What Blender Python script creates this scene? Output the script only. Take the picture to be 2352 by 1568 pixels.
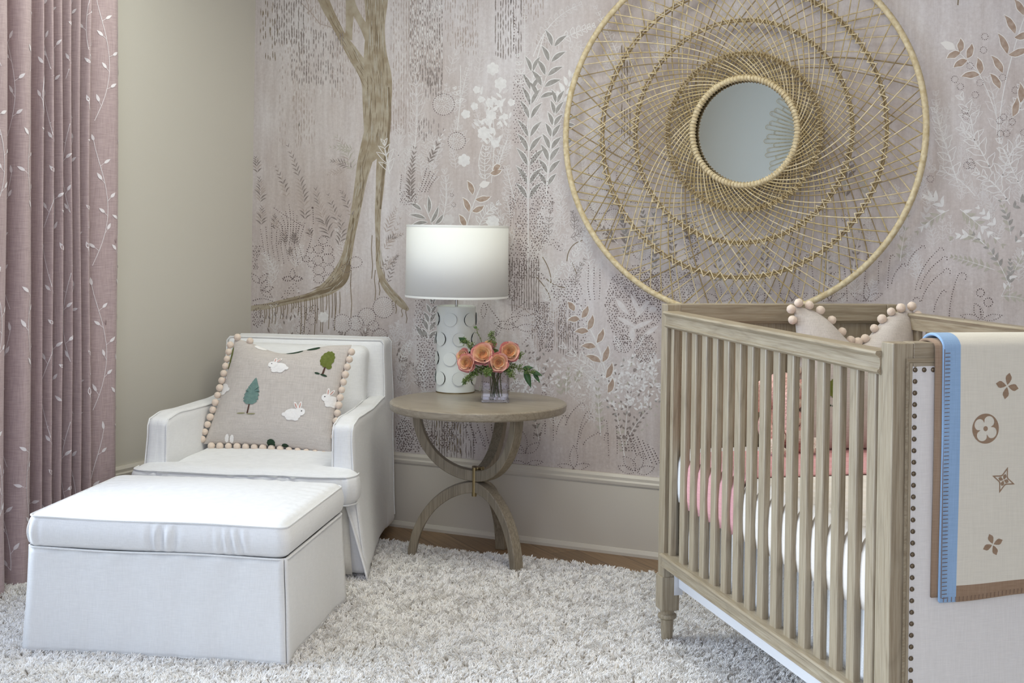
# Nursery corner: papered wall with woven mirror, slipcovered armchair and ottoman, side table, crib.
# Room axes: papered wall is the plane y=0, side wall with the window is x=0, floor z=0, metres.
import bpy, bmesh, math, random
import numpy as np
from mathutils import Vector, Matrix, noise

for o in list(bpy.data.objects):
    bpy.data.objects.remove(o, do_unlink=True)
SC = bpy.context.scene
COL = SC.collection
PI = math.pi
R = math.radians
rnd = random.Random(7)

# ------------------------------------------------------------------ camera
YAW, ROLL, FPX = R(25.5), 0.0148, 3100.0
CAMP = np.array([3.94, -5.345, 1.37])
cam_d = bpy.data.cameras.new('camera'); cam = bpy.data.objects.new('camera', cam_d); COL.objects.link(cam)
cam.matrix_world = Matrix.Translation(Vector(CAMP)) @ Matrix.Rotation(YAW, 4, 'Z') @ Matrix.Rotation(PI/2, 4, 'X') @ Matrix.Rotation(ROLL, 4, 'Z')
cam_d.sensor_width = 36.0; cam_d.lens = 36*FPX/2352; cam_d.shift_y = -(784-521)/2352
cam_d.clip_start = 0.05; cam_d.clip_end = 100
SC.camera = cam

# ------------------------------------------------------------------ world, daylight, exposure
W = bpy.data.worlds.new('sky'); SC.world = W; W.use_nodes = True
W.node_tree.nodes['Background'].inputs[0].default_value = (0.80, 0.89, 1.0, 1)
W.node_tree.nodes['Background'].inputs[1].default_value = 0.3
def area(name, loc, direction, sx, sy, power, col):
    d = bpy.data.lights.new(name, 'AREA'); d.shape = 'RECTANGLE'; d.size = sx; d.size_y = sy
    d.energy = power; d.color = col
    o = bpy.data.objects.new(name, d); COL.objects.link(o); o.location = loc
    o.rotation_euler = Vector(direction).to_track_quat('-Z', 'Y').to_euler()
    return o
def rgb_area(name, loc, direction, sx, sy, rgb):
    e = max(rgb); return area(name, loc, direction, sx, sy, e, tuple(c/e for c in rgb))
# daylight through the two windows of the side wall and the one behind the camera, plus overhead fills added to lift walls and crib
rgb_area('daylight_curtain_window', (-0.10, -2.45, 1.85), (1, .12, -.15), 1.35, 1.8, (9, 11, 18))
rgb_area('daylight_side_window', (-0.10, -4.70, 1.60), (1, 0, -.10), 1.5, 2.2, (19, 29, 43))
rgb_area('daylight_rear_window', (4.25, -6.72, 1.6), (-.15, 1, -.05), 2.2, 2.2, (45, 47, 57))
rgb_area('overhead_fill_corner', (.85, -1.5, 2.84), (0, 0, -1), .8, .8, (12.2, 13, 12))  # this and the next two: added fill lights, no fixture overhead
rgb_area('overhead_fill_wall', (2.1, -1.25, 2.84), (0, 0, -1), 1.4, .6, (16, 16.1, 14.4))
rgb_area('overhead_fill_crib', (3.3, -2.2, 2.84), (0, 0, -1), 1.2, 1.2, (14, 13, 11))
# bright overcast sky low on the window side: very soft, reaching deep into the room
sun_d = bpy.data.lights.new('sky_glow', 'SUN'); sun_d.energy = 3.9; sun_d.angle = R(42); sun_d.color = (.81, .91, 1.0)
sun = bpy.data.objects.new('sky_glow', sun_d); COL.objects.link(sun); sun.location = (-3, -4, 3); sun.rotation_euler = Vector((1, .32, -.29)).to_track_quat('-Z', 'Y').to_euler()
SC.view_settings.view_transform = 'Standard'; SC.view_settings.look = 'None'
SC.view_settings.exposure = 0.22; SC.view_settings.gamma = 1.0; SC.view_settings.use_curve_mapping = False
SC.cycles.max_bounces = 7; SC.cycles.diffuse_bounces = 4; SC.cycles.glossy_bounces = 4
SC.cycles.transmission_bounces = 7; SC.cycles.transparent_max_bounces = 24
SC.cycles.caustics_reflective = False; SC.cycles.caustics_refractive = False
SC.cycles.sample_clamp_indirect = 6.0

# ------------------------------------------------------------------ materials
def lin(c):
    return tuple(((x/255)/12.92 if x/255 <= 0.04045 else ((x/255+0.055)/1.055)**2.4) for x in c)+(1.0,)
MATS = {}
def mat(name, col, rough=0.7, metal=0.0, spec=0.35, bump=None, var=None, **kw):
    """flat colour (sRGB 0-255) with optional noise variation and bump: (scale, strength, distance, stretch)"""
    if name in MATS: return MATS[name]
    m = bpy.data.materials.new(name); m.use_nodes = True; nt = m.node_tree; n = nt.nodes; b = n['Principled BSDF']
    b.inputs['Base Color'].default_value = lin(col); b.inputs['Roughness'].default_value = rough
    b.inputs['Metallic'].default_value = metal; b.inputs['Specular IOR Level'].default_value = spec
    tc = n.new('ShaderNodeTexCoord')
    def noi(scale, stretch=(1, 1, 1), detail=3, rnd_off=False):
        mp = n.new('ShaderNodeMapping'); mp.inputs['Scale'].default_value = stretch
        nt.links.new(tc.outputs['Object'], mp.inputs[0])
        if rnd_off:
            oi = n.new('ShaderNodeObjectInfo'); mu = n.new('ShaderNodeMath'); mu.operation = 'MULTIPLY'; mu.inputs[1].default_value = 17.0
            nt.links.new(oi.outputs['Random'], mu.inputs[0]); nt.links.new(mu.outputs[0], mp.inputs['Location'])
        x = n.new('ShaderNodeTexNoise'); x.inputs['Scale'].default_value = scale; x.inputs['Detail'].default_value = detail
        nt.links.new(mp.outputs[0], x.inputs['Vector']); return x
    if var:
        x = noi(var[1], var[2] if len(var) > 2 else (1, 1, 1), 4, True)
        cr = n.new('ShaderNodeValToRGB'); cr.color_ramp.elements[0].position = 0.32; cr.color_ramp.elements[1].position = 0.68
        cr.color_ramp.elements[0].color = lin(var[0]); cr.color_ramp.elements[1].color = lin(col)
        nt.links.new(x.outputs['Fac'], cr.inputs[0]); nt.links.new(cr.outputs[0], b.inputs['Base Color'])
    if bump:
        x = noi(bump[0], bump[3] if len(bump) > 3 else (1, 1, 1), 3)
        bp = n.new('ShaderNodeBump'); bp.inputs['Strength'].default_value = bump[1]; bp.inputs['Distance'].default_value = bump[2]
        nt.links.new(x.outputs['Fac'], bp.inputs['Height']); nt.links.new(bp.outputs[0], b.inputs['Normal'])
    for k, v in kw.items():
        b.inputs[k].default_value = v
    MATS[name] = m
    return m

def wood(name, light, dark, axis, rough=0.5, gscale=1.0, spec=0.35):
    """open grained oak, grain running along the object's own axis"""
    if name in MATS: return MATS[name]
    m = bpy.data.materials.new(name); m.use_nodes = True; nt = m.node_tree; n = nt.nodes; L = nt.links; b = n['Principled BSDF']
    tc = n.new('ShaderNodeTexCoord'); mp = n.new('ShaderNodeMapping')
    st = [80.0, 80.0, 80.0]; st[axis] = 2.6
    mp.inputs['Scale'].default_value = [s*gscale for s in st]
    oi = n.new('ShaderNodeObjectInfo'); mu = n.new('ShaderNodeMath'); mu.operation = 'MULTIPLY'; mu.inputs[1].default_value = 31.0
    L.new(oi.outputs['Random'], mu.inputs[0]); L.new(mu.outputs[0], mp.inputs['Location']); L.new(tc.outputs['Object'], mp.inputs[0])
    a = n.new('ShaderNodeTexNoise'); a.inputs['Scale'].default_value = 3.2; a.inputs['Detail'].default_value = 5; a.inputs['Roughness'].default_value = .65
    L.new(mp.outputs[0], a.inputs['Vector'])
    mp2 = n.new('ShaderNodeMapping'); s2 = [9.0, 9.0, 9.0]; s2[axis] = 1.1; mp2.inputs['Scale'].default_value = [s*gscale for s in s2]
    L.new(mu.outputs[0], mp2.inputs['Location']); L.new(tc.outputs['Object'], mp2.inputs[0])
    c = n.new('ShaderNodeTexNoise'); c.inputs['Scale'].default_value = 1.6; c.inputs['Detail'].default_value = 1
    L.new(mp2.outputs[0], c.inputs['Vector'])
    mm = n.new('ShaderNodeMath'); mm.operation = 'MULTIPLY'; mm.inputs[1].default_value = 15.0; L.new(c.outputs['Fac'], mm.inputs[0])
    fr = n.new('ShaderNodeMath'); fr.operation = 'PINGPONG'; fr.inputs[1].default_value = 1.0; L.new(mm.outputs[0], fr.inputs[0])
    pw = n.new('ShaderNodeMath'); pw.operation = 'POWER'; pw.inputs[1].default_value = 3.0; L.new(fr.outputs[0], pw.inputs[0])
    cr = n.new('ShaderNodeValToRGB'); cr.color_ramp.elements[0].position = .34; cr.color_ramp.elements[1].position = .60
    cr.color_ramp.elements[0].color = lin(dark); cr.color_ramp.elements[1].color = lin(light); L.new(a.outputs['Fac'], cr.inputs[0])
    mx = n.new('ShaderNodeMix'); mx.data_type = 'RGBA'; mx.blend_type = 'MULTIPLY'; L.new(pw.outputs[0], mx.inputs[0])
    ms = n.new('ShaderNodeMath'); ms.operation = 'MULTIPLY'; ms.inputs[1].default_value = .20; L.new(pw.outputs[0], ms.inputs[0]); L.new(ms.outputs[0], mx.inputs[0])
    L.new(cr.outputs[0], mx.inputs[6]); mx.inputs[7].default_value = lin(tuple(int(x*.78) for x in dark))
    L.new(mx.outputs[2], b.inputs['Base Color']); b.inputs['Roughness'].default_value = rough; b.inputs['Specular IOR Level'].default_value = spec
    bp = n.new('ShaderNodeBump'); bp.inputs['Strength'].default_value = .22; bp.inputs['Distance'].default_value = .0012
    L.new(a.outputs['Fac'], bp.inputs['Height']); L.new(bp.outputs[0], b.inputs['Normal'])
    MATS[name] = m
    return m

def linen(name, col, thread=(0.97), scale=520.0, strength=.35, contrast=10, soft=None, rough=.9):
    """woven cloth: crossed threads from two stretched noises"""
    if name in MATS: return MATS[name]
    m = bpy.data.materials.new(name); m.use_nodes = True; nt = m.node_tree; n = nt.nodes; L = nt.links; b = n['Principled BSDF']
    tc = n.new('ShaderNodeTexCoord')
    outs = []
    for st in ((1, 1, .045), (.06, .06, 1)):
        mp = n.new('ShaderNodeMapping'); mp.inputs['Scale'].default_value = st; L.new(tc.outputs['Object'], mp.inputs[0])
        x = n.new('ShaderNodeTexNoise'); x.inputs['Scale'].default_value = scale; x.inputs['Detail'].default_value = 1.5
        L.new(mp.outputs[0], x.inputs['Vector']); outs.append(x.outputs['Fac'])
    ad = n.new('ShaderNodeMath'); ad.operation = 'ADD'; L.new(outs[0], ad.inputs[0]); L.new(outs[1], ad.inputs[1])
    hf = n.new('ShaderNodeMath'); hf.operation = 'MULTIPLY'; hf.inputs[1].default_value = .5; L.new(ad.outputs[0], hf.inputs[0])
    cr = n.new('ShaderNodeValToRGB'); cr.color_ramp.elements[0].position = .3; cr.color_ramp.elements[1].position = .7
    cr.color_ramp.elements[0].color = lin(tuple(max(0, c-contrast) for c in col)); cr.color_ramp.elements[1].color = lin(tuple(min(255, c+contrast*.55) for c in col))
    L.new(hf.outputs[0], cr.inputs[0]); L.new(cr.outputs[0], b.inputs['Base Color'])
    b.inputs['Roughness'].default_value = rough; b.inputs['Specular IOR Level'].default_value = .15
    b.inputs['Sheen Weight'].default_value = .15; b.inputs['Sheen Roughness'].default_value = .5
    bp = n.new('ShaderNodeBump'); bp.inputs['Strength'].default_value = strength; bp.inputs['Distance'].default_value = .001
    L.new(hf.outputs[0], bp.inputs['Height']); last = bp
    if soft:   # broad soft creases (scale, height)
        x = n.new('ShaderNodeTexNoise'); x.inputs['Scale'].default_value = soft[0]; x.inputs['Detail'].default_value = 2
        L.new(tc.outputs['Object'], x.inputs['Vector'])
        b2 = n.new('ShaderNodeBump'); b2.inputs['Strength'].default_value = .6; b2.inputs['Distance'].default_value = soft[1]
        L.new(x.outputs['Fac'], b2.inputs['Height']); L.new(bp.outputs[0], b2.inputs['Normal']); last = b2
    L.new(last.outputs[0], b.inputs['Normal'])
    MATS[name] = m
    return m

# ------------------------------------------------------------------ mesh helpers
class MB:
    """collects shapes and links them as ONE mesh object"""
    def __init__(s): s.v = []; s.f = []; s.m = []; s.c = None
    def add(s, v, f, mi=0):
        o = len(s.v); s.v.extend([tuple(p) for p in v]); s.f.extend([[i+o for i in q] for q in f]); s.m.extend([mi]*len(f)); return s
    def box(s, lo, hi, mi=0):
        x0, y0, z0 = lo; x1, y1, z1 = hi
        v = [(x0,y0,z0),(x1,y0,z0),(x1,y1,z0),(x0,y1,z0),(x0,y0,z1),(x1,y0,z1),(x1,y1,z1),(x0,y1,z1)]
        return s.add(v, [(0,3,2,1),(4,5,6,7),(0,1,5,4),(1,2,6,5),(2,3,7,6),(3,0,4,7)], mi)
    def lathe(s, prof, n=32, c=(0,0,0), axis='Z', mi=0, caps=True):
        v = []; f = []
        for r, z in prof:
            for k in range(n):
                a = 2*PI*k/n; x, y = r*math.cos(a), r*math.sin(a)
                p = (x, y, z) if axis == 'Z' else ((x, z, y) if axis == 'Y' else (z, x, y))
                v.append((p[0]+c[0], p[1]+c[1], p[2]+c[2]))
        for i in range(len(prof)-1):
            for k in range(n):
                k2 = (k+1) % n; f.append((i*n+k, i*n+k2, (i+1)*n+k2, (i+1)*n+k))
        if caps:
            f.append(tuple(range(n))[::-1]); f.append(tuple((len(prof)-1)*n+k for k in range(n)))
        return s.add(v, f, mi)
    def tube(s, pts, r, n=8, closed=False, mi=0, caps=True, flat=1.0):
        P = [Vector(p) for p in pts]; N = len(P); v = []; f = []
        up = None
        for i, p in enumerate(P):
            a = P[(i-1) % N] if (closed or i > 0) else p; b = P[(i+1) % N] if (closed or i < N-1) else p
            t = (b-a).normalized() if (b-a).length > 1e-9 else Vector((0,0,1))
            if up is None:
                up = Vector((0,0,1)) if abs(t.z) < .9 else Vector((1,0,0))
            up = (up - t*up.dot(t))
            up = up.normalized() if up.length > 1e-6 else t.orthogonal().normalized()
            sd = t.cross(up); rr = r[i] if hasattr(r, '__len__') else r
            for k in range(n):
                q = 2*PI*k/n; v.append(p + up*(math.cos(q)*rr*flat) + sd*(math.sin(q)*rr))
        for i in range(N if closed else N-1):
            j = (i+1) % N
            for k in range(n):
                k2 = (k+1) % n; f.append((i*n+k, i*n+k2, j*n+k2, j*n+k))
        if caps and not closed:
            f.append(tuple(range(n))[::-1]); f.append(tuple((N-1)*n+k for k in range(n)))
        return s.add(v, f, mi)
    def sweep(s, pts, prof, side=(1,0,0), closed_prof=True, mi=0, caps=True, taper=1.0):
        """profile (a,b) swept along pts: a along `side`, b along the in-plane normal"""
        P = [Vector(p) for p in pts]; S = Vector(side).normalized(); v = []; f = []; m = len(prof)
        for i, p in enumerate(P):
            a = P[max(i-1, 0)]; b = P[min(i+1, len(P)-1)]; t = (b-a).normalized(); nn = S.cross(t).normalized()
            k_ = 1+(taper-1)*i/(len(P)-1)
            for (u, w) in prof: v.append(p + S*u + nn*w*k_)
        for i in range(len(P)-1):
            for k in range(m if closed_prof else m-1):
                k2 = (k+1) % m; f.append((i*m+k, (i+1)*m+k, (i+1)*m+k2, i*m+k2))
        if caps and closed_prof:
            f.append(tuple(range(m))); f.append(tuple((len(P)-1)*m+k for k in range(m))[::-1])
        return s.add(v, f, mi)
    def ball(s, c, r, seg=12, ring=8, sc=(1,1,1), rot=None, mi=0):
        v = [(0,0,1)]; f = []
        for i in range(1, ring):
            a = PI*i/ring
            for k in range(seg):
                b = 2*PI*k/seg; v.append((math.sin(a)*math.cos(b), math.sin(a)*math.sin(b), math.cos(a)))
        v.append((0,0,-1))
        for k in range(seg): f.append((0, 1+k, 1+(k+1) % seg))
        for i in range(ring-2):
            for k in range(seg):
                k2 = (k+1) % seg; f.append((1+i*seg+k, 1+(i+1)*seg+k, 1+(i+1)*seg+k2, 1+i*seg+k2))
        e = len(v)-1
        for k in range(seg): f.append((e, 1+(ring-2)*seg+(k+1) % seg, 1+(ring-2)*seg+k))
        M = rot if rot is not None else Matrix.Identity(3)
        return s.add([Vector(c)+M @ Vector((p[0]*r*sc[0], p[1]*r*sc[1], p[2]*r*sc[2])) for p in v], f, mi)
    def grid(s, fn, us, vs, mi=0, thick=0.0, nfn=None):
        nu, nv = len(us), len(vs); v = [fn(u, w) for u in us for w in vs]
        f = [(i*nv+j, (i+1)*nv+j, (i+1)*nv+j+1, i*nv+j+1) for i in range(nu-1) for j in range(nv-1)]
        return s.add(v, f, mi)
    def build(s, name, mats, parent=None, smooth=40, bevel=0.0, bseg=2, solid=0.0, weld=False, sub=0, loc=None):
        me = bpy.data.meshes.new(name); me.from_pydata([tuple(p) for p in s.v], [], s.f)
        if not isinstance(mats, (list, tuple)): mats = [mats]
        for m in mats: me.materials.append(m)
        if len(mats) > 1: me.polygons.foreach_set('material_index', s.m)
        me.validate(); me.update()
        if weld:
            bm = bmesh.new(); bm.from_mesh(me); bmesh.ops.remove_doubles(bm, verts=bm.verts, dist=1e-5); bm.to_mesh(me); bm.free()
        if smooth:
            me.shade_smooth()
            if smooth < 180: me.set_sharp_from_angle(angle=R(smooth))
        o = bpy.data.objects.new(name, me); COL.objects.link(o)
        if loc: o.location = loc
        if parent: o.parent = parent
        if solid:
            md = o.modifiers.new('solid', 'SOLIDIFY'); md.thickness = solid; md.offset = 0
        if bevel:
            md = o.modifiers.new('bevel', 'BEVEL'); md.width = bevel; md.segments = bseg; md.limit_method = 'ANGLE'; md.angle_limit = R(35)
        if sub:
            md = o.modifiers.new('sub', 'SUBSURF'); md.levels = sub; md.render_levels = sub
        return o

def softbox(lo, hi, r, n=20, fn=None):
    """closed rounded block as (verts, faces); fn(x,y,z)->(x,y,z) reshapes it"""
    c = [(a+b)/2 for a, b in zip(lo, hi)]; h = [(b-a)/2 for a, b in zip(lo, hi)]
    bm = bmesh.new(); bmesh.ops.create_cube(bm, size=2.0)
    bmesh.ops.subdivide_edges(bm, edges=bm.edges[:], cuts=n, use_grid_fill=True)
    rr = r if hasattr(r, '__len__') else (r, r, r)
    vs = []
    for v in bm.verts:
        q = []; d = []
        for k in range(3):
            t = v.co[k]; t = math.copysign(1-(1-abs(t))**1.35, t) if abs(t) < 1 else t   # crowd the edges a little
            x = t*h[k]; lim = max(h[k]-rr[k], 0.0); y = max(-lim, min(lim, x)); q.append(y); d.append((x-y)/rr[k] if rr[k] > 0 else 0)
        L = math.sqrt(sum(a*a for a in d))
        if L > 1e-9:
            p = [q[k]+d[k]/L*rr[k]*min(1, 1.0) for k in range(3)]
        else: p = q
        p = [p[k]+c[k] for k in range(3)]
        vs.append(fn(*p) if fn else tuple(p))
    fs = [[v.index for v in f.verts] for f in bm.faces]; bm.free()
    return vs, fs

def tag(o, label=None, cat=None, group=None, kind=None):
    if label: o['label'] = label
    if cat: o['category'] = cat
    if group: o['group'] = group
    if kind: o['kind'] = kind
    return o
def empty(name, loc=(0,0,0), rz=0.0, **k):
    o = bpy.data.objects.new(name, None); COL.objects.link(o); o.location = loc; o.rotation_euler = (0, 0, rz); o.empty_display_size = .1
    return tag(o, **k)
def copy_tree(o, parent=None):
    c = o.copy(); COL.objects.link(c); c.parent = parent
    for ch in list(o.children): copy_tree(ch, c)
    return c
def lerp(a, b, t): return a+(b-a)*t
def sm(a, b, x):
    t = max(0.0, min(1.0, (x-a)/(b-a))); return t*t*(3-2*t)
def nz(p, s=1.0, o=0.0): return noise.noise(Vector((p[0]*s+o, p[1]*s, p[2]*s)))
def lins(a, b, n): return [a+(b-a)*i/(n-1) for i in range(n)]
def catmull(P, per=8, closed=False):
    P = [Vector(p) for p in P]; out = []; N = len(P)
    for i in range(N if closed else N-1):
        if closed: a, b, c, d = P[i-1], P[i], P[(i+1) % N], P[(i+2) % N]
        else: a, b, c, d = P[max(i-1,0)], P[i], P[i+1], P[min(i+2,N-1)]
        for k in range(per):
            t = k/per
            out.append(0.5*((2*b)+(c-a)*t+(2*a-5*b+4*c-d)*t*t+(3*b-a-3*c+d)*t**3))
    if not closed: out.append(P[-1])
    return out
# ------------------------------------------------------------------ room shell
WALLC = (208, 203, 192)
m_wall = mat('painted_wall', WALLC, rough=.85, bump=(60, .08, .002), spec=.2)
m_trim = mat('painted_trim', (209, 202, 190), rough=.45, spec=.4)
m_ceil = mat('ceiling_paint', (222, 220, 214), rough=.9)
m_rearw = mat('rear_wall_paint', (228, 227, 218), rough=.9)
RX, RY, RZ = 5.6, -6.6, 2.9
m_floor = bpy.data.materials.new('oak_floor'); m_floor.use_nodes = True
def _floor(m):
    nt = m.node_tree; n = nt.nodes; L = nt.links; b = n['Principled BSDF']
    tc = n.new('ShaderNodeTexCoord'); mp = n.new('ShaderNodeMapping'); mp.inputs['Rotation'].default_value = (0, 0, R(38)); L.new(tc.outputs['Object'], mp.inputs[0])
    br = n.new('ShaderNodeTexBrick'); br.inputs['Scale'].default_value = 1.0; br.inputs['Brick Width'].default_value = 1.4; br.inputs['Row Height'].default_value = .13
    br.inputs['Mortar Size'].default_value = .0015; br.inputs['Color1'].default_value = lin((146, 117, 86)); br.inputs['Color2'].default_value = lin((124, 98, 70)); br.inputs['Mortar'].default_value = lin((70, 52, 38))
    L.new(mp.outputs[0], br.inputs['Vector'])
    m2 = n.new('ShaderNodeMapping'); m2.inputs['Scale'].default_value = (1.5, 26, 26); L.new(mp.outputs[0], m2.inputs[0])
    x = n.new('ShaderNodeTexNoise'); x.inputs['Scale'].default_value = 2.5; x.inputs['Detail'].default_value = 6; L.new(m2.outputs[0], x.inputs['Vector'])
    mx = n.new('ShaderNodeMix'); mx.data_type = 'RGBA'; mx.blend_type = 'OVERLAY'; mx.inputs[0].default_value = .55
    L.new(br.outputs[0], mx.inputs[6]); L.new(x.outputs['Fac'], mx.inputs[7]); L.new(mx.outputs[2], b.inputs['Base Color'])
    b.inputs['Roughness'].default_value = .42
_floor(m_floor)
def struct(o): o['kind'] = 'structure'; return o
struct(MB().box((-.1, RY-.1, -.1), (RX+.1, .1, 0)).build('floor', m_floor, smooth=0))
struct(MB().box((-.1, RY-.1, RZ), (RX+.1, .1, RZ+.1)).build('ceiling', m_ceil, smooth=0))
# side wall with a tall window opening (y -3.3..-1.7), mostly behind the curtain
WY0, WY1, WZ0, WZ1 = -3.30, -1.72, .35, 2.78
w = MB(); w.box((-.15, WY1, 0), (0, .1, RZ)); w.box((-.15, RY, 0), (0, -5.45, RZ)); w.box((-.15, -3.95, 0), (0, WY0, RZ)); w.box((-.15, WY0, 0), (0, WY1, WZ0)); w.box((-.15, WY0, WZ1), (0, WY1, RZ)); w.box((-.15, -5.45, 0), (0, -3.95, .45)); w.box((-.15, -5.45, 2.72), (0, -3.95, RZ))
struct(w.build('wall_left', m_wall, smooth=0))
struct(MB().box((RX, RY, 0), (RX+.1, .1, RZ)).build('wall_right', m_wall, smooth=0))
FX0, FX1, FZ0, FZ1 = 3.15, 5.35, .45, 2.7
w = MB(); w.box((-.1, RY-.12, 0), (FX0, RY, RZ)); w.box((FX1, RY-.12, 0), (RX+.1, RY, RZ)); w.box((FX0, RY-.12, 0), (FX1, RY, FZ0)); w.box((FX0, RY-.12, FZ1), (FX1, RY, RZ))
struct(w.build('wall_front', m_rearw, smooth=0))
def window(name, y0, y1, z0, z1, place):
    o = bpy.data.objects.new(name, None); COL.objects.link(o); o['kind'] = 'structure'
    f = MB(); t = .05
    for a, b in (((y0, z0), (y1, z0+t)), ((y0, z1-t), (y1, z1)), ((y0, z0), (y0+t, z1)), ((y1-t, z0), (y1, z1)), (((y0+y1)/2-.02, z0), ((y0+y1)/2+.02, z1)), ((y0, (z0+z1)/2-.015), (y1, (z0+z1)/2+.015))):
        lo, hi = place(a[0], a[1], 0), place(b[0], b[1], 1)
        f.box([min(p, q) for p, q in zip(lo, hi)], [max(p, q) for p, q in zip(lo, hi)])
    f.build('window_frame', m_trim, o, smooth=0, bevel=.004)
window('window_1', WY0, WY1, WZ0, WZ1, lambda a, z, k: (-.05+.04*k, a, z))
window('window_3', -5.45, -3.95, .45, 2.72, lambda a, z, k: (-.05+.04*k, a, z))
window('window_2', FX0, FX1, FZ0, FZ1, lambda a, z, k: (a, RY-.07+.04*k, z))

# tall baseboards with a stepped cap and a shoe strip
bprof = [(0, 0), (.030, 0), (.030, .012), (.022, .026), (.018, .028), (.018, .286), (.015, .287), (.015, .291), (.022, .293), (.024, .305), (.019, .312), (.020, .324), (.012, .335), (0, .335)]
def baseboard(name, pts, inward):
    b = MB(); v = []
    for p in pts:
        for d, z in bprof: v.append((p[0]+inward[0]*d, p[1]+inward[1]*d, z))
    m = len(bprof); f = [(k, m+k, m+(k+1) % m, (k+1) % m) for k in range(m)]
    b.add(v, f); struct(b.build(name, m_trim, smooth=0))
baseboard('baseboard_back', [(0, 0), (RX, 0)], (0, -1))
baseboard('baseboard_left', [(0, 0), (0, RY)], (1, 0))
baseboard('baseboard_right', [(RX, 0), (RX, RY)], (-1, 0))
# ------------------------------------------------------------------ papered wall: painted garden mural
def P2W(px, py):
    """photo pixel -> (x, z) on the papered wall"""
    u, v = (px-1176)/FPX, (py-521)/FPX
    a = u*math.cos(ROLL)+v*math.sin(ROLL); b = -u*math.sin(ROLL)+v*math.cos(ROLL)
    dx = math.cos(YAW)*a-math.sin(YAW); dy = math.sin(YAW)*a+math.cos(YAW); dz = -b
    t = -CAMP[1]/dy
    return CAMP[0]+dx*t, CAMP[2]+dz*t
paper = bpy.data.materials.new('wallpaper_ground'); paper.use_nodes = True
def _paper(m):
    nt = m.node_tree; n = nt.nodes; L = nt.links; b = n['Principled BSDF']
    tc = n.new('ShaderNodeTexCoord')
    def noi(sc, st, det=4, off=0, ro=.6):
        mp = n.new('ShaderNodeMapping'); mp.inputs['Scale'].default_value = st; mp.inputs['Location'].default_value = (off, 0, 0); L.new(tc.outputs['Object'], mp.inputs[0])
        x = n.new('ShaderNodeTexNoise'); x.inputs['Scale'].default_value = sc; x.inputs['Detail'].default_value = det; x.inputs['Roughness'].default_value = ro
        L.new(mp.outputs[0], x.inputs['Vector']); return x.outputs['Fac']
    def ramp(f, p0, p1, c0, c1):
        r = n.new('ShaderNodeValToRGB'); r.color_ramp.elements[0].position = p0; r.color_ramp.elements[1].position = p1
        r.color_ramp.elements[0].color = c0; r.color_ramp.elements[1].color = c1; L.new(f, r.inputs[0]); return r.outputs[0]
    def mix(fac, a, b_, mode='MIX', amt=None):
        x = n.new('ShaderNodeMix'); x.data_type = 'RGBA'; x.blend_type = mode
        if amt is None: L.new(fac, x.inputs[0])
        else: x.inputs[0].default_value = amt
        L.new(a, x.inputs[6]); L.new(b_, x.inputs[7]); return x.outputs[2]
    c = ramp(noi(1.5, (1, 1, .8), 3, 3), .35, .68, lin((205, 195, 190)), lin((229, 226, 227)))
    c2 = ramp(noi(2.2, (1, 1, .5), 4, 11), .42, .66, lin((196, 184, 178)), lin((230, 228, 230)))
    c = mix(noi(.9, (1, 1, 1), 2, 7), c, c2)
    streak = ramp(noi(5, (6, 1, .5), 5, 2, .7), .40, .62, lin((203, 193, 190)), (1, 1, 1, 1))
    c = mix(None, c, streak, 'MULTIPLY', .28)
    grain = ramp(noi(70, (1, 1, 1), 4, 5, .75), .35, .62, lin((214, 206, 203)), (1, 1, 1, 1))
    c = mix(None, c, grain, 'MULTIPLY', .34)
    pale = ramp(noi(26, (1, 1, .7), 5, 9, .7), .60, .70, (0, 0, 0, 1), (.35, .35, .35, 1))
    wn = n.new('ShaderNodeRGB'); wn.outputs[0].default_value = lin((232, 228, 226))
    c = mix(pale, c, wn.outputs[0])
    L.new(c, b.inputs['Base Color']); b.inputs['Roughness'].default_value = .82; b.inputs['Specular IOR Level'].default_value = .2
_paper(paper)
def paint(name, c, c2=None, sc=60): return mat(name, c, rough=.85, spec=.15, var=(c2 or c, sc))
PM = [paper,
      paint('paint_white', (232, 230, 228), (220, 217, 215)),        # 1
      paint('paint_dark', (104, 91, 89), (126, 113, 110), 200),         # 2 dots
      paint('paint_grey', (150, 146, 141), (172, 168, 164)),         # 3 grey leaves
      paint('paint_bronze', (162, 140, 124), (184, 166, 152)),       # 4 brown leaves
      paint('paint_trunk', (158, 144, 122), (182, 172, 154), 22),    # 5 tree
      paint('paint_bark', (122, 108, 88), (146, 132, 112), 26),      # 6 bark shade, drips
      paint('paint_dusk', (132, 122, 116), (158, 148, 144), 90),     # 7 dark fronds
      paint('paint_sage', (176, 171, 158), (192, 187, 176)),         # 8 sage leaves
      paint('paint_mist', (218, 214, 212), (209, 203, 201)),         # 9 faint white
      paint('paint_taupe', (172, 158, 150), (188, 176, 170), 80),    # 10 faint dark
      paint('paint_outline', (230, 226, 222))]                        # 11 edge of the bronze leaves
WH, DK, GR, BZ, TR, BK, DU, SG, MI, TP = range(1, 11)
mu = MB(); _lay = [0]   # every painted shape lies a hair above the one before it
LY = {11: .0025, TP: .0003, MI: .0005, TR: .0007, BK: .0010, DU: .0013, SG: .0013, WH: .0016, GR: .0019, DK: .0022, BZ: .0027}
def poly(pts, mi, extra=0.0):
    _lay[0] += 1; y = -(LY[mi]*.3+extra*.3+(_lay[0] % 61)*1.6e-6)
    v = []
    for p in pts:
        x, z = P2W(*p); v.append((x, y, z))
    # keep the facing toward the room
    A = sum(v[i][0]*v[(i+1) % len(v)][2]-v[(i+1) % len(v)][0]*v[i][2] for i in range(len(v)))
    if A < 0: v = v[::-1]
    mu.add(v, [tuple(range(len(v)))], mi)
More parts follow.
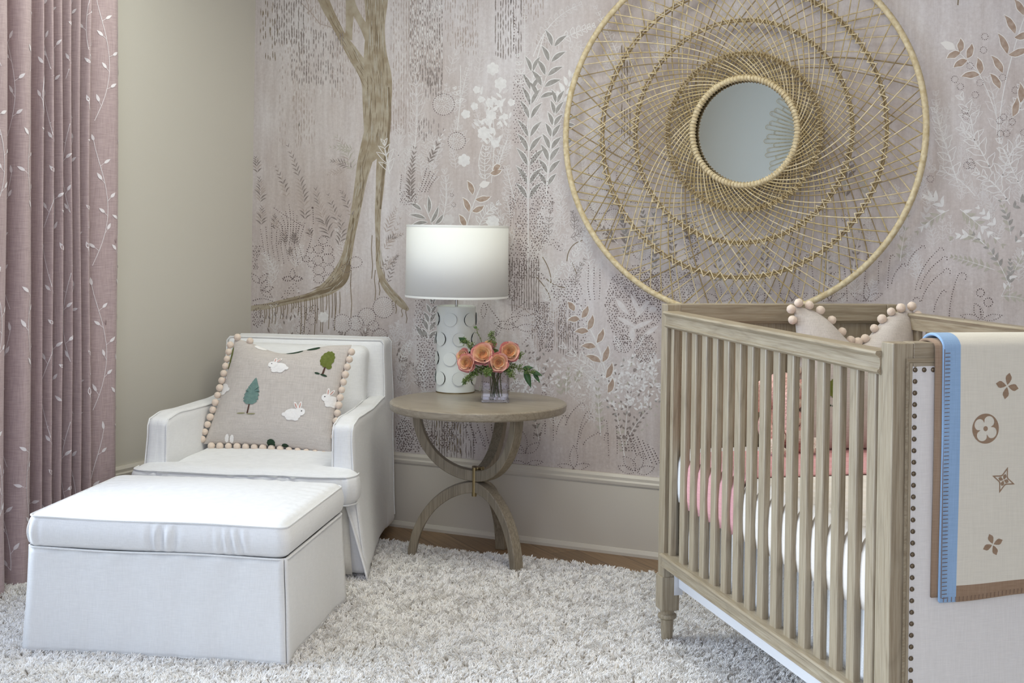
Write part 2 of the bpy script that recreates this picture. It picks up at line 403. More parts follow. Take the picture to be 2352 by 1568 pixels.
def stroke(pts, w, mi, taper=False, extra=0.0):
    P = [np.array(p, float) for p in pts]; n = len(P)
    Lf, Rt = [], []
    for i in range(n):
        a, b = P[max(i-1, 0)], P[min(i+1, n-1)]; t = b-a; l = np.hypot(*t) or 1; nn = np.array([-t[1], t[0]])/l
        ww = (w[i] if hasattr(w, '__len__') else w)/2
        if taper: ww *= (1-.7*i/(n-1))
        Lf.append(P[i]+nn*ww); Rt.append(P[i]-nn*ww)
    for i in range(n-1): poly([Lf[i], Lf[i+1], Rt[i+1], Rt[i]], mi, extra)
def leafpts(x, y, ang, ln, w, bend=0.0, n=6, wavy=0.0):
    d = np.array([math.cos(ang), math.sin(ang)]); q = np.array([-d[1], d[0]]); o = np.array([x, y]); U = []; D = []
    for i in range(n+1):
        t = i/n; s = math.sin(PI*t**.85)*w/2; c = o+d*ln*t+q*bend*ln*math.sin(PI*t)
        s1 = s*(1+wavy*math.sin(t*PI*3)); s2 = s*(1-wavy*math.sin(t*PI*3))
        U.append(c+q*s1)
        if 0 < i < n: D.append(c-q*s2)
    return U+D[::-1]
def leaf(x, y, ang, ln, w, mi, bend=0.0, wavy=0.0, edge=None):
    pts = leafpts(x, y, ang, ln, w, bend, 8 if wavy else 6, wavy)
    if edge:
        if mi == BZ: edge = 11
        c = np.mean(pts, axis=0); d = np.array([math.cos(ang), math.sin(ang)])
        big = leafpts(x-d[0]*1.5, y-d[1]*1.5, ang, ln+4, w+4, bend, 8 if wavy else 6, wavy); poly(big, edge)
    poly(pts, mi)
def outleaf(x, y, ang, ln, w, mi, lw=1.6, bend=0.0, wavy=0.0):
    pts = leafpts(x, y, ang, ln, w, bend, 7, wavy); stroke(pts+[pts[0]], lw, mi)
def bez(a, b, c, n=14):
    return [(lerp(lerp(a[0], b[0], t), lerp(b[0], c[0], t), t), lerp(lerp(a[1], b[1], t), lerp(b[1], c[1], t), t)) for t in lins(0, 1, n)]
def frond(a, b, c, n, ln, w, mi, ang=50, stem=None, kind='fill', tipfac=.5, basefac=.8, lw=1.5, altmi=None, bend=.1, wavy=0, edge=None, start=.12):
    """stem from a (root) through control b to tip c, leaf pairs pointing to the tip"""
    cur = bez(a, b, c, 40)
    if stem: stroke(cur, stem[1], stem[0], True)
    for i in range(n):
        t = start+(1-start)*i/(n-1) if n > 1 else .5; k = min(39, int(t*39)); p = cur[k]; q = cur[min(39, k+1)] if k < 39 else (2*cur[39][0]-cur[38][0], 2*cur[39][1]-cur[38][1])
        dr = math.atan2(q[1]-p[1], q[0]-p[0]); f = lerp(basefac, 1, min(1, t*3))*lerp(1, tipfac, max(0, (t-.35)/.65))
        for s in (-1, 1):
            an = dr+s*R(ang*(1-.35*t))+rnd.uniform(-.07, .07); m = mi if (altmi is None or rnd.random() < .6) else altmi
            if kind == 'fill' and edge: leaf(p[0]+math.cos(an)*4.5, p[1]+math.sin(an)*4.5, an, ln*f*rnd.uniform(.88, 1.0), w*f, m, bend*s*-.7, wavy, edge)
            elif kind == 'fill': leaf(p[0], p[1], an, ln*f*rnd.uniform(.9, 1.08), w*f, m, bend*s*-1, wavy, edge)
            elif kind == 'out': outleaf(p[0], p[1], an, ln*f, w*f, m, lw, bend*s*-1, wavy)
            elif kind == 'sprig': leaf(p[0]+math.cos(an)*ln*.25, p[1]+math.sin(an)*ln*.25, an, ln*f*.8, w*f, m, 0)
def dot(x, y, r, mi=DK, n=6):
    r *= .84
    poly([(x+r*math.cos(2*PI*k/n), y+r*math.sin(2*PI*k/n)) for k in range(n)], mi)
def dots(pts, sp=6.0, r=1.5, mi=DK, jit=.3):
    d = 0.0
    for i in range(len(pts)-1):
        a, b = pts[i], pts[i+1]; L = math.hypot(b[0]-a[0], b[1]-a[1])
        while d < L:
            t = d/L; dot(lerp(a[0], b[0], t)+rnd.uniform(-jit, jit), lerp(a[1], b[1], t)+rnd.uniform(-jit, jit), r*rnd.uniform(.8, 1.2), mi); d += sp
        d -= L
def cdots(x, y, r, sp=6.0, dr=1.4, ry=None, mi=DK): dots([(x+r*math.cos(a), y+(ry or r)*math.sin(a)) for a in lins(0, 2*PI, 25)], sp, dr, mi)
def dotfill(inside, box, sp=6.0, r=1.5, mi=DK):
    sp *= 1.08
    x0, y0, x1, y1 = box; j = 0; y = y0
    while y < y1:
        x = x0+(sp/2 if j % 2 else 0)
        while x < x1:
            X, Y = x+rnd.uniform(-.28, .28)*sp, y+rnd.uniform(-.28, .28)*sp
            if inside(X, Y): dot(X, Y, r*rnd.uniform(.75, 1.2), mi)
            x += sp
        y += sp*.87; j += 1
def ell(cx, cy, rx, ry, holes=()):
    def f(x, y):
        if ((x-cx)/rx)**2+((y-cy)/ry)**2 > 1: return False
        for h in holes:
            dx, dy = x-h[0], y-h[1]; ca, sa = math.cos(h[4]), math.sin(h[4]); u = dx*ca+dy*sa; v = -dx*sa+dy*ca
            if (u/h[2])**2+(v/h[3])**2 < 1: return False
        return True
    return f
def rain(box, n, mi, ln=(7, 13), w=1.9, keep=None):
    x0, y0, x1, y1 = box
    n = int(n*1.35); cols = max(1, int((x1-x0)/5.5))
    for _ in range(n):
        x = x0+(rnd.randrange(cols)+.5)*(x1-x0)/cols+rnd.uniform(-.8, .8); y = rnd.uniform(y0, y1)
        if keep and not keep(x, y): continue
        l = rnd.uniform(*ln); stroke([(x, y), (x+.1, y+l/2), (x, y+l)], [w*.4, w, w*.4], mi)
def puff(x, y, r, dark=True, ry=None):
    ry = ry or r
    if dark: cdots(x, y, r, 5.2, 1.4, ry)
    k = 0; rr = 3.0
    while rr < r-3:
        m = max(5, int(2*PI*rr/4.2))
        for i in range(m):
            a = 2*PI*i/m+k*.4; s = ry/r; stroke([(x+rr*math.cos(a), y+rr*s*math.sin(a)), (x+(rr+2.6)*math.cos(a), y+(rr+2.6)*s*math.sin(a))], 1.2, WH)
        rr += 4.3; k += 1
def blossom(x, y, r, n=6, mi=WH):
    pts = []
    for i in range(n*6):
        a = 2*PI*i/(n*6); pts.append((x+r*(.78+.22*abs(math.sin(a*n/2)))*math.cos(a), y+r*(.78+.22*abs(math.sin(a*n/2)))*math.sin(a)))
    poly(pts, mi)
def curl(x, y, h, lean, r, sp=6.0, dr=1.6, side=1):
    top = (x+lean, y-h); c = bez((x, y), (x+lean*.2, y-h*.6), top, 12)
    c += [(top[0]+side*(r-r*math.cos(a)), top[1]-r*.9*math.sin(a)) for a in lins(0, PI*1.25, 12)][1:]
    dots(c, sp, dr)
def petals(x, y, r, n, w=.42, a0=-PI/2, sp=5.2, dr=1.4, spread=2*PI):
    for i in range(n):
        a = a0+(i-(n-1)/2)*spread/max(n, 1); pts = leafpts(x, y, a, r, r*w, 0, 10); dots(pts+[pts[0]], sp, dr)

# --- tree: trunk, boughs, roots
def band(pts, mi=TR, extra=0.0):
    """pts: (x, y, halfwidth)"""
    c = catmull([(p[0], p[1], p[2]) for p in pts], 6); stroke([(p.x, p.y) for p in c], [p.z*2 for p in c], mi, extra=extra)
band([(858, -420, 34), (866, -240, 30), (862, -60, 30), (864, 0, 27), (862, 60, 22), (862, 120, 26), (866, 180, 34), (866, 240, 33), (863, 300, 27), (858, 345, 21), (852, 372, 3)])
band([(856, 270, 12), (848, 330, 18), (838, 372, 17), (828, 420, 13), (818, 480, 11), (806, 540, 10), (796, 590, 12), (782, 632, 20), (755, 660, 17), (715, 680, 9), (660, 692, 7), (620, 702, 7), (576, 708, 6)])
band([(880, 270, 10), (882, 330, 14), (875, 390, 11), (872, 440, 9), (868, 490, 7), (868, 560, 5), (870, 610, 6), (882, 650, 8), (905, 680, 9), (925, 700, 8), (938, 712, 3)])
band([(560, -420, 14), (640, -240, 14), (700, -110, 14), (728, -40, 13), (750, 15, 12), (768, 50, 10), (786, 85, 10), (812, 125, 14), (840, 170, 16), (850, 200, 18)])
band([(840, -300, 9), (815, -150, 11), (806, -40, 11), (804, 20, 10), (802, 60, 8), (800, 92, 9)])
band([(800, -60, 8), (806, 0, 9), (818, 30, 8), (836, 62, 9), (850, 92, 11), (856, 120, 4)])
def brushed(axis, n, lo=14, hi=46):   # dry brush marks running along the trunk
    for _ in range(n):
        k = rnd.uniform(0, len(axis)-1.001); a = int(k); t = k-a; p = [lerp(axis[a][q], axis[a+1][q], t) for q in range(3)]
        d = np.array([axis[a+1][0]-axis[a][0], axis[a+1][1]-axis[a][1]], float); d /= np.hypot(*d); o = rnd.uniform(-.86, .86)*p[2]; l = rnd.uniform(lo, hi)/2; x, y = p[0]-d[1]*o, p[1]+d[0]*o
        stroke([(x-d[0]*l, y-d[1]*l), (x, y), (x+d[0]*l, y+d[1]*l)], [.4, rnd.uniform(.8, 2.0), .3], rnd.choice((BK, BK, 10, SG)), extra=.0002)
brushed([(862, -60, 28), (864, 0, 26), (862, 60, 21), (862, 120, 25), (866, 180, 32), (866, 240, 31), (862, 320, 24)], 260)
brushed([(856, 300, 14), (838, 372, 15), (818, 480, 10), (796, 590, 11), (782, 632, 17), (755, 660, 14), (660, 692, 6)], 150, 10, 34)
brushed([(880, 300, 12), (875, 390, 9), (868, 490, 6), (868, 560, 4), (882, 650, 7), (925, 700, 7)], 80, 8, 26); brushed([(728, -40, 12), (768, 50, 9), (812, 125, 12), (845, 190, 14)], 60, 10, 30)
band([(892, 200, 2.5), (896, 260, 3), (890, 330, 3), (880, 400, 3), (874, 480, 2)], BK, .0002)
band([(812, 500, 2), (802, 580, 3), (792, 636, 9), (765, 660, 7), (700, 682, 2.5), (640, 696, 1.5)], BK, .0002)
for x0, y0, y1 in ((829, 380, 476), (834, 372, 430), (855, 540, 640), (862, 620, 690), (807, 620, 730), (866, 545, 600), (872, 640, 678), (934, 706, 742), (924, 708, 728), (910, 690, 720), (902, 690, 712)):
    stroke([(x0, y0), (x0-2, lerp(y0, y1, .3)), (x0+1, lerp(y0, y1, .7)), (x0-1, y1)], 1.8, BK)
for i in range(30):
    x0 = 600+i*6.2+rnd.uniform(-2, 2); l = rnd.uniform(12, 45) if i < 14 else rnd.uniform(30, 95); yb = lerp(712, 668, i/30)
    stroke([(x0, yb), (x0+1, yb+l*.5), (x0-1, yb+l)], 1.7, BK)
for a, b in (((690, 5), (735, 55)), ((705, 30), (720, 15)), ((735, 55), (765, 65)), ((700, -10), (710, 35))): stroke([a, ((a[0]+b[0])/2+3, (a[1]+b[1])/2), b], 2.2, TP)

# --- falling rain strokes from the willow
rain((596, 0, 640, 130), 34, BK, (9, 16)); rain((628, -10, 700, 95), 150, DU, (7, 13)); rain((628, -10, 700, 95), 60, MI)
rain((668, 60, 790, 190), 170, DU); rain((668, 60, 800, 210), 110, MI); rain((672, 190, 725, 330), 70, TP, (8, 14)); rain((760, 100, 820, 220), 60, TP)
rain((700, -10, 850, 70), 130, TP); rain((640, 90, 700, 330), 60, TP); rain((895, -10, 960, 300), 240, TP); rain((940, -10, 1018, 190), 380, DU, (6, 12)); rain((940, -10, 1018, 150), 190, WH, (5, 10), 1.6)
rain((900, -10, 1018, 240), 200, MI); rain((975, 150, 1016, 215), 50, DU); rain((1020, -10, 1100, 100), 95, TP); rain((1135, -10, 1200, 125), 150, DU, (8, 14)); rain((1200, -10, 1250, 40), 40, TP)
rain((1044, 60, 1096, 118), 40, TP); rain((890, 240, 935, 300), 40, TP); rain((960, 270, 1010, 315), 26, DU); rain((1230, 70, 1300, 110), 14, TP)
rain((1160, 460, 1215, 520), 60, TP); rain((1168, 590, 1240, 700), 170, DU, (10, 18)); rain((1220, 690, 1310, 790), 150, TP, (10, 18)); rain((1280, 730, 1330, 810), 70, DU, (9, 15)); rain((1370, 90, 1470, 300), 40, TP)
rain((1425, 100, 1450, 330), 60, BK, (8, 20), 2.4)

# --- left: dark fern fronds, dotted stems and dotted outlines
for a, b, c, n, ln in (((700, 520), (706, 440), (663, 338), 17, 22), ((660, 460), (655, 420), (634, 385), 8, 16), ((765, 560), (738, 500), (726, 438), 15, 26), ((786, 540), (765, 480), (755, 450), 10, 18),
                       ((776, 570), (790, 540), (782, 500), 8, 22), ((812, 505), (795, 460), (785, 440), 9, 17), ((598, 470), (600, 440), (596, 412), 9, 20), ((600, 520), (601, 500), (602, 478), 7, 20), ((632, 530), (632, 510), (630, 496), 7, 16),
                       ((592, 400), (590, 380), (588, 364), 6, 18), ((655, 560), (655, 545), (654, 533), 6, 12), ((678, 562), (678, 548), (677, 538), 6, 14), ((668, 590), (668, 578), (667, 570), 5, 12), ((715, 548), (712, 535), (708, 528), 5, 15)):
    frond(a, b, c, n, ln, 3.4, DU, 52, None, tipfac=.45, altmi=TP)
frond((812, 400), (800, 350), (776, 318), 9, 24, 3, SG, 52, None, altmi=TP); frond((812, 390), (790, 372), (765, 370), 8, 18, 3, DU, 50, altmi=TP); frond((812, 345), (800, 340), (762, 338), 7, 18, 3, SG)
frond((790, 395), (775, 392), (755, 400), 6, 14, 2.6, TP)
frond((884, 540), (896, 505), (908, 482), 8, 18, 2.8, TP); frond((880, 575), (896, 560), (918, 504), 8, 17, 2.8, TP); frond((884, 560), (896, 545), (922, 538), 8, 15, 3, DU, altmi=TP); frond((884, 625), (895, 600), (912, 588), 9, 14, 2.8, DU, altmi=TP)
frond((872, 620), (882, 606), (890, 592), 4, 10, 2.4, DU); frond((890, 655), (898, 620), (912, 590), 8, 12, 2.4, DU)
for i in range(9):
    x = 608+i*11; dots([(x, 590+rnd.uniform(-10, 20)), (x-4-i*.8, 560), (x-10+i*1.8, 524-6*(i % 3))], 5, 1.3)
for i in range(8): dots(bez((640+i*6, 560), (652+i*5, 520), (628+i*9, 470+12*abs(i-4)), 8), 5, 1.3)
dots(bez((700, 592), (722, 540), (716, 520), 8), 5, 1.4); dots(bez((698, 520), (660, 500), (628, 476), 10), 5, 1.3); dots([(719, 478), (720, 515)], 5, 1.4); dot(718, 477, 3)
dotfill(lambda x, y: x < 600+8*math.sin(y*.06), (582, 566, 606, 620), 4.6, 1.5); dotfill(ell(592, 728, 14, 24), (580, 704, 606, 752), 4.6, 1.5)
petals(672, 640, 24, 3, .5, -PI/2, spread=PI*1.5); petals(672, 640, 22, 2, .4, -PI/2, spread=2*PI*.98)
dotfill(lambda x, y: abs(x-672) < 4+(y-640)*.5 and rnd.random() < .6, (640, 640, 700, 690), 6, 1.4)
for cx, cy, rr in ((742, 552, 9), (732, 572, 10), (752, 574, 11), (730, 598, 11), (754, 594, 12), (732, 620, 11), (756, 618, 10), (732, 640, 10), (754, 640, 10), (713, 574, 7), (703, 594, 7), (716, 606, 8), (817, 602, 13), (796, 616, 10)):
    cdots(cx, cy, rr*1.15, 5, 1.4, rr*.95)
petals(596, 650, 30, 2, .4, -PI/2, spread=PI*.9); petals(600, 668, 30, 3, .4, -.3, spread=2.4); dots(bez((582, 690), (610, 678), (640, 700), 8), 5); dots([(585, 700), (640, 698)], 5)
for cx, cy in ((695, 712), (712, 714), (696, 736), (716, 736), (702, 760), (690, 756), (722, 710)): cdots(cx, cy, 9, 5, 1.3)
for i in range(34):
    x, y = rnd.uniform(610, 690), rnd.uniform(722, 776); leaf(x, y, rnd.uniform(-2.3, -.8), rnd.uniform(9, 14), 4, rnd.choice((MI, MI, DU)))
frond((700, 790), (690, 760), (668, 740), 5, 12, 3, MI)
# --- seed heads
for x, y, r in ((1019, 240, 25), (1049, 324, 20), (786, 743, 21), (818, 742, 17), (843, 727, 20), (881, 706, 24), (858, 748, 12), (872, 772, 18)): puff(x, y, r)
blossom(743, 728, 13, 8); frond((800, 790), (790, 770), (782, 764), 4, 14, 4, DU, altmi=WH); frond((830, 790), (836, 765), (842, 758), 5, 16, 4, DU, altmi=WH)
frond((935, 800), (930, 770), (915, 745), 5, 20, 7, MI, kind='out'); frond((900, 790), (905, 770), (912, 750), 4, 20, 7, MI, kind='out'); frond((955, 770), (960, 740), (962, 720), 4, 20, 8, MI, kind='out')
# --- centre left: leafy stems
frond((896, 400), (888, 370), (884, 335), 4, 38, 12, WH, 40, (WH, 1.6), 'out', lw=1.5); frond((952, 345), (962, 270), (954, 170), 8, 36, 12, MI, 38, (WH, 1.5), kind='out', tipfac=.9); frond((915, 370), (915, 320), (918, 300), 4, 30, 9, MI, 38, (MI, 1.5), 'out')
frond((945, 470), (938, 420), (952, 345), 14, 20, 4, DU, 45, None, tipfac=.6); frond((982, 380), (996, 350), (1018, 302), 8, 18, 4, DU, 40, altmi=WH); dots([(922, 402), (919, 440)], 5, 1.5)
dotfill(lambda x, y: y > 430+abs(x-940)*.6 and y < 470, (920, 436, 960, 474), 5, 1.5)
for i in range(4): dots(bez((962+i*7, 440), (972+i*6, 420), (980+i*9, 385+i*6), 7), 5, 1.5)
for x, y, an, l in ((968, 482, -2.6, 30), (978, 502, -2.9, 38), (982, 510, 2.95, 36), (985, 490, -1.6, 40), (990, 512, -1.15, 42), (1000, 515, -.9, 30)): leaf(x, y, an, l, 8, GR, .05, edge=WH)
stroke(bez((996, 520), (982, 490), (975, 470)), 2, WH)
frond((1018, 500), (1030, 450), (1022, 400), 6, 30, 12, MI, 42, (WH, 1.5), 'out')
for x, y, r in ((1038, 448, 4), (1042, 470, 5)): cdots(x, y, r, 4, 1.1)
# --- white blossoms
for x, y, r in ((1132, 158, 15), (1150, 192, 15), (1112, 306, 16), (1066, 368, 15), (1095, 206, 9), (1125, 235, 10), (1148, 238, 9), (1175, 235, 9), (1090, 244, 9), (1128, 265, 13), (1070, 262, 11), (1138, 330, 10), (1130, 300, 8), (1105, 228, 8), (1160, 268, 8)): blossom(x, y, r, 5 if r < 12 else 6)
for i in range(60):
    a = rnd.uniform(0, 2*PI); q = rnd.uniform(0, 1); leaf(1128+46*q*math.cos(a), 270+70*q*math.sin(a), rnd.uniform(-2.6, -.5), rnd.uniform(14, 22), 6, WH if rnd.random() < .7 else MI)
for a, b, c in (((1128, 420), (1140, 340), (1130, 220)), ((1050, 300), (1060, 230), (1058, 150)), ((1110, 410), (1090, 380), (1110, 330)), ((1140, 400), (1150, 360), (1165, 320))): stroke(bez(a, b, c), 1.6, WH)
frond((1054, 260), (1062, 200), (1078, 150), 9, 16, 9, MI, 60, (WH, 1.4), 'out', wavy=.2); frond((1058, 240), (1050, 215), (1046, 205), 3, 14, 8, WH, 60, None, 'out')
frond((1115, 420), (1110, 370), (1118, 330), 6, 20, 9, WH, 55, (WH, 1.4), 'out', wavy=.2); frond((1135, 400), (1142, 370), (1150, 340), 5, 18, 8, MI, 55, (WH, 1.4), 'out')
frond((1205, 205), (1206, 120), (1205, 20), 9, 17, 10, MI, 62, (WH, 1.5), 'out', wavy=.25); frond((1225, 130), (1255, 40), (1330, 12), 10, 20, 11, MI, 60, (WH, 2), 'out', wavy=.25); stroke(bez((1212, 300), (1216, 180), (1250, 80)), 2.2, WH)
frond((1195, 200), (1196, 160), (1190, 130), 4, 16, 9, WH, 60, None, 'out', wavy=.2); frond((1290, 90), (1330, 70), (1360, 60), 6, 18, 10, WH, 60, (WH, 1.6), 'out', wavy=.2); frond((1300, 110), (1340, 100), (1350, 120), 5, 18, 10, MI, 60, None, 'out', wavy=.2)
dots([(1182, 40), (1180, 110)], 7, 1.6); dots([(1178, 30), (1190, 75)], 9, 1.6)
# --- tall grey leaved stems
frond((1213, 492), (1213, 330), (1222, 168), 9, 52, 10.5, GR, 40, (WH, 2.6), edge=WH, tipfac=.8, basefac=.9); frond((1232, 235), (1255, 190), (1270, 110), 5, 46, 11, GR, 55, (WH, 1.8), edge=WH, tipfac=.9)
stroke([(1213, 620), (1213, 490)], 2.2, WH); frond((1255, 452), (1262, 340), (1278, 240), 8, 42, 10.5, GR, 36, (WH, 2.4), edge=WH, tipfac=.8); frond((1290, 240), (1296, 215), (1310, 180), 4, 30, 8, SG, 45, (WH, 1.5), edge=WH)
for x, y, an in ((1308, 270, -.1), (1300, 285, .1), (1298, 330, -.5)): leaf(x, y, an, 20, 7, GR, edge=WH)
dotfill(lambda x, y: abs(x-1214) > 5 and y < 330 and x < 1218, (1180, 175, 1218, 330), 7, 1.5)
dotfill(lambda x, y: abs(x-1214) > 4 and abs(x-1222) < 14+(y-340)*.28, (1170, 345, 1300, 480), 6.2, 1.6)
dotfill(lambda x, y: abs(x-1214) > 3 and abs(x-1218) < 30+12*math.sin(y*.05), (1184, 480, 1262, 640), 6, 1.7)
dotfill(lambda x, y: abs(x-1196+(y-560)*.15) < 22, (1165, 560, 1250, 690), 7, 1.6)
dotfill(lambda x, y: abs(y-(545+(x-1240)*.45)) < 10, (1240, 540, 1295, 600), 6, 1.5)
# --- bronze leaves behind the lamp
for x, y, an, l in ((1086, 447, -1.95, 34), (1092, 458, -.2, 36), (1078, 487, -2.0, 36), (1085, 485, -.45, 30), (1102, 425, -.3, 22), (1068, 522, -2.0, 32), (1126, 398, -.3, 28), (1150, 380, 2.6, 20)): leaf(x, y, an, l, 12, BZ, .08, .12, WH)
stroke(bez((1072, 525), (1080, 480), (1110, 415)), 1.8, WH); frond((1100, 520), (1110, 490), (1140, 470), 5, 24, 9, WH, 50, (WH, 1.6), 'out', wavy=.2); frond((1185, 470), (1170, 420), (1165, 390), 6, 26, 10, MI, 50, (WH, 1.5), 'out', wavy=.25)
blossom(1132, 510, 16, 7); blossom(1030, 505, 14, 8, MI); dotfill(ell(1146, 384, 12, 8), (1130, 374, 1160, 394), 4.5, 1.3)
dots([(1172, 440), (1173, 520)], 6, 1.4); dots([(1182, 446), (1176, 500)], 6, 1.4)
# --- tangle right of the lamp
for a, b, c, n in (((1262, 640), (1250, 600), (1222, 560), 8), ((1330, 640), (1330, 570), (1318, 500), 9), ((1300, 700), (1300, 600), (1340, 552), 9), ((1262, 560), (1256, 520), (1262, 470), 7), ((1360, 640), (1350, 590), (1345, 540), 6),
                   ((1250, 700), (1262, 650), (1290, 610), 8), ((1225, 640), (1230, 600), (1215, 570), 6), ((1350, 700), (1352, 650), (1330, 600), 8), ((1288, 560), (1276, 530), (1268, 500), 5), ((1385, 560), (1370, 500), (1360, 470), 6), ((1270, 720), (1275, 700), (1282, 650), 6)):
    frond(a, b, c, n, 22, 8, rnd.choice((WH, MI, MI)), 48, (MI, 1.3), 'out', lw=1.3)
for a, b, c, n in (((1318, 530), (1322, 510), (1316, 490), 5), ((1262, 545), (1256, 515), (1268, 470), 5), ((1322, 660), (1318, 630), (1340, 600), 6), ((1310, 545), (1325, 545), (1345, 520), 4)): frond(a, b, c, n, 16, 6, DU, 50, (DU, 1), 'out', lw=1)
for a, b, c in (((1266, 650), (1266, 620), (1246, 590)), ((1264, 690), (1264, 670), (1232, 636)), ((1302, 600), (1304, 560), (1338, 552)), ((1325, 630), (1318, 610), (1312, 600)), ((1255, 640), (1275, 660), (1300, 660))): stroke(bez(a, b, c), 2, BK)
dotfill(ell(1302, 668, 36, 32), (1262, 636, 1340, 705), 6, 1.6); dotfill(lambda x, y: abs(x-1243) < 20-(y-700)*.16, (1222, 695, 1262, 800), 4.6, 1.6); dotfill(lambda x, y: abs(x-1262+(y-800)*.02) < 8, (1250, 740, 1275, 810), 4.4, 1.6)
dotfill(lambda x, y: abs(x-1292) < 9, (1282, 700, 1304, 780), 4.8, 1.6); dotfill(lambda x, y: abs(x-1312) < 5, (1304, 690, 1320, 775), 4.8, 1.5); dotfill(lambda x, y: rnd.random() < .7, (1320, 690, 1350, 810), 7, 1.5)
frond((1262, 700), (1255, 660), (1240, 650), 4, 24, 9, MI, 60, (MI, 1.6)); frond((1270, 740), (1272, 700), (1285, 690), 4, 24, 9, MI, 50, (MI, 1.6), 'out'); stroke(bez((1224, 735), (1210, 700), (1168, 700)), 1.6, TP)
for k in range(3): dots([(1352+k*13, 610+k*5), (1350+k*14, 660), (1356+k*10, 690)], 6, 1.6)
# dense dotted thicket with pale leaf shapes left clear
holes = [(1460, 700, 26, 7, -2.0), (1475, 710, 26, 7, -.9), (1430, 705, 24, 8, .9), (1440, 740, 26, 6, .5), (1475, 745, 26, 7, -.4), (1500, 710, 9, 9, 0), (1470, 785, 24, 8, -1.0), (1420, 790, 24, 9, 1.1), (1495, 760, 22, 7, -.6), (1452, 770, 8, 24, 0.1)]
dotfill(lambda x, y: ell(1456, 700, 66, 92, holes)(x, y) and x < 1518 and y < 792, (1386, 610, 1520, 800), 5.6, 1.7)
dotfill(ell(1480, 660, 46, 45, holes[:2]), (1430, 615, 1530, 700), 5.6, 1.5); dotfill(ell(1482, 800, 26, 34), (1455, 765, 1512, 834), 5, 1.6); dotfill(ell(1430, 790, 22, 22), (1405, 770, 1455, 812), 5, 1.6)
for h in holes: leaf(h[0]-h[2]*math.cos(h[4]), h[1]-h[2]*math.sin(h[4]), h[4], h[2]*2, h[3]*1.5, MI)
# bronze leaves stem by the table
stroke(bez((1400, 905), (1395, 830), (1330, 700)), 2, WH); stroke(bez((1382, 820), (1372, 770), (1340, 740)), 1.6, WH)
for x, y, an, l in ((1319, 714, -2.2, 26), (1336, 730, -1.1, 32), (1332, 733, 3.05, 28), (1350, 757, -1.25, 36), (1352, 761, 3.1, 32), (1371, 787, -1.15, 36), (1369, 797, 3.2, 34), (1384, 831, -1.25, 40), (1380, 832, 3.55, 38), (1392, 868, -1.2, 38), (1396, 902, -1.25, 36)): leaf(x, y, an, l, 13, BZ, .08, .14, WH)
frond((1395, 870), (1350, 840), (1300, 800), 5, 36, 14, WH, 42, (WH, 1.8), 'out', wavy=.2); frond((1370, 880), (1340, 850), (1310, 835), 4, 28, 11, MI, 42, (WH, 1.5), 'out', wavy=.2)
# lower centre right: pale bushes with small oval leaves
for cx, cy, rx, ry, n in ((1255, 870, 55, 42, 70), (1450, 890, 70, 60, 170), (1330, 860, 60, 50, 60), (1480, 850, 40, 45, 70), (1195, 870, 32, 45, 60)):
    for i in range(n):
        a = rnd.uniform(0, 2*PI); q = math.sqrt(rnd.random()); leaf(cx+rx*q*math.cos(a), cy+ry*q*math.sin(a), rnd.uniform(-3, 0), rnd.uniform(8, 13), 4.6, rnd.choice((WH, MI)))
for i in range(30): leaf(rnd.uniform(1205, 1270), rnd.uniform(780, 895), rnd.choice((-1.0, -2.1, -1.5, -.6)), rnd.uniform(7, 10), 4, rnd.choice((DU, DU, GR)))
for i in range(64):
    a = rnd.uniform(0, 2*PI); q = math.sqrt(rnd.random()); leaf(1452+66*q*math.cos(a), 905+88*q*math.sin(a), rnd.choice((-1.0, -2.1, -1.5, -.4, -2.6)), rnd.uniform(7, 10), 4.4, rnd.choice((DU, DU, GR, SG)))
frond((1380, 1000), (1375, 940), (1372, 880), 7, 19, 7, SG, 42, (WH, 2), edge=None); frond((1300, 905), (1300, 880), (1305, 850), 5, 18, 7, SG, 42, (WH, 1.6)); frond((1320, 880), (1328, 865), (1335, 850), 4, 16, 6, SG, 42, (WH, 1.6)); frond((1290, 910), (1285, 890), (1283, 870), 4, 18, 7, SG, 42)
frond((1435, 1050), (1425, 990), (1412, 930), 9, 14, 6, DU, 50, (WH, 2), altmi=SG, kind='sprig'); frond((1438, 1020), (1450, 980), (1490, 940), 8, 13, 6, DU, 50, (WH, 1.6), kind='sprig'); frond((1436, 1000), (1440, 940), (1450, 870), 8, 12, 5, DU, 50, (WH, 1.6), kind='sprig')
frond((1238, 1010), (1232, 975), (1226, 955), 4, 16, 6, GR, 48, (WH, 1.6), altmi=DU)
# dotted curls and dotted petals along the bottom
for x, y, h, le, r, s in ((1252, 995, 90, 2, 5, -1), (1271, 1010, 70, 0, 5, 1), (1278, 996, 38, 14, 5, 1), (1300, 975, 45, 30, 6, 1), (1325, 1030, 80, 20, 6, 1), (1332, 1005, 45, 22, 4, 1), (1340, 1020, 24, 30, 4, 1), (1388, 1010, 12, 2, 4, 1), (1398, 1045, 75, -4, 6, -1), (1418, 1040, 60, -2, 4, 1), (1226, 1005, 30, 6, 3, 1), (1240, 1010, 34, 8, 3, 1)): curl(x, y, h, le, r, 5.6, 1.5, s)
petals(1318, 1074, 52, 1, .36); petals(1316, 1076, 40, 1, .35, -.25); petals(1318, 1076, 38, 1, .35, PI+.25); petals(1208, 1036, 60, 1, .3, -1.85); petals(1208, 1040, 40, 1, .45, -.65); petals(1206, 1040, 34, 1, .3, PI+.3); petals(1212, 1064, 36, 1, .3, -.1); petals(1206, 1064, 34, 1, .3, PI+.1)
petals(1460, 1080, 46, 1, .5, -1.25); petals(1460, 1080, 44, 1, .5, -2.3); petals(1465, 1085, 40, 1, .5, -.3); petals(1455, 1085, 40, 1, .4, -2.75)
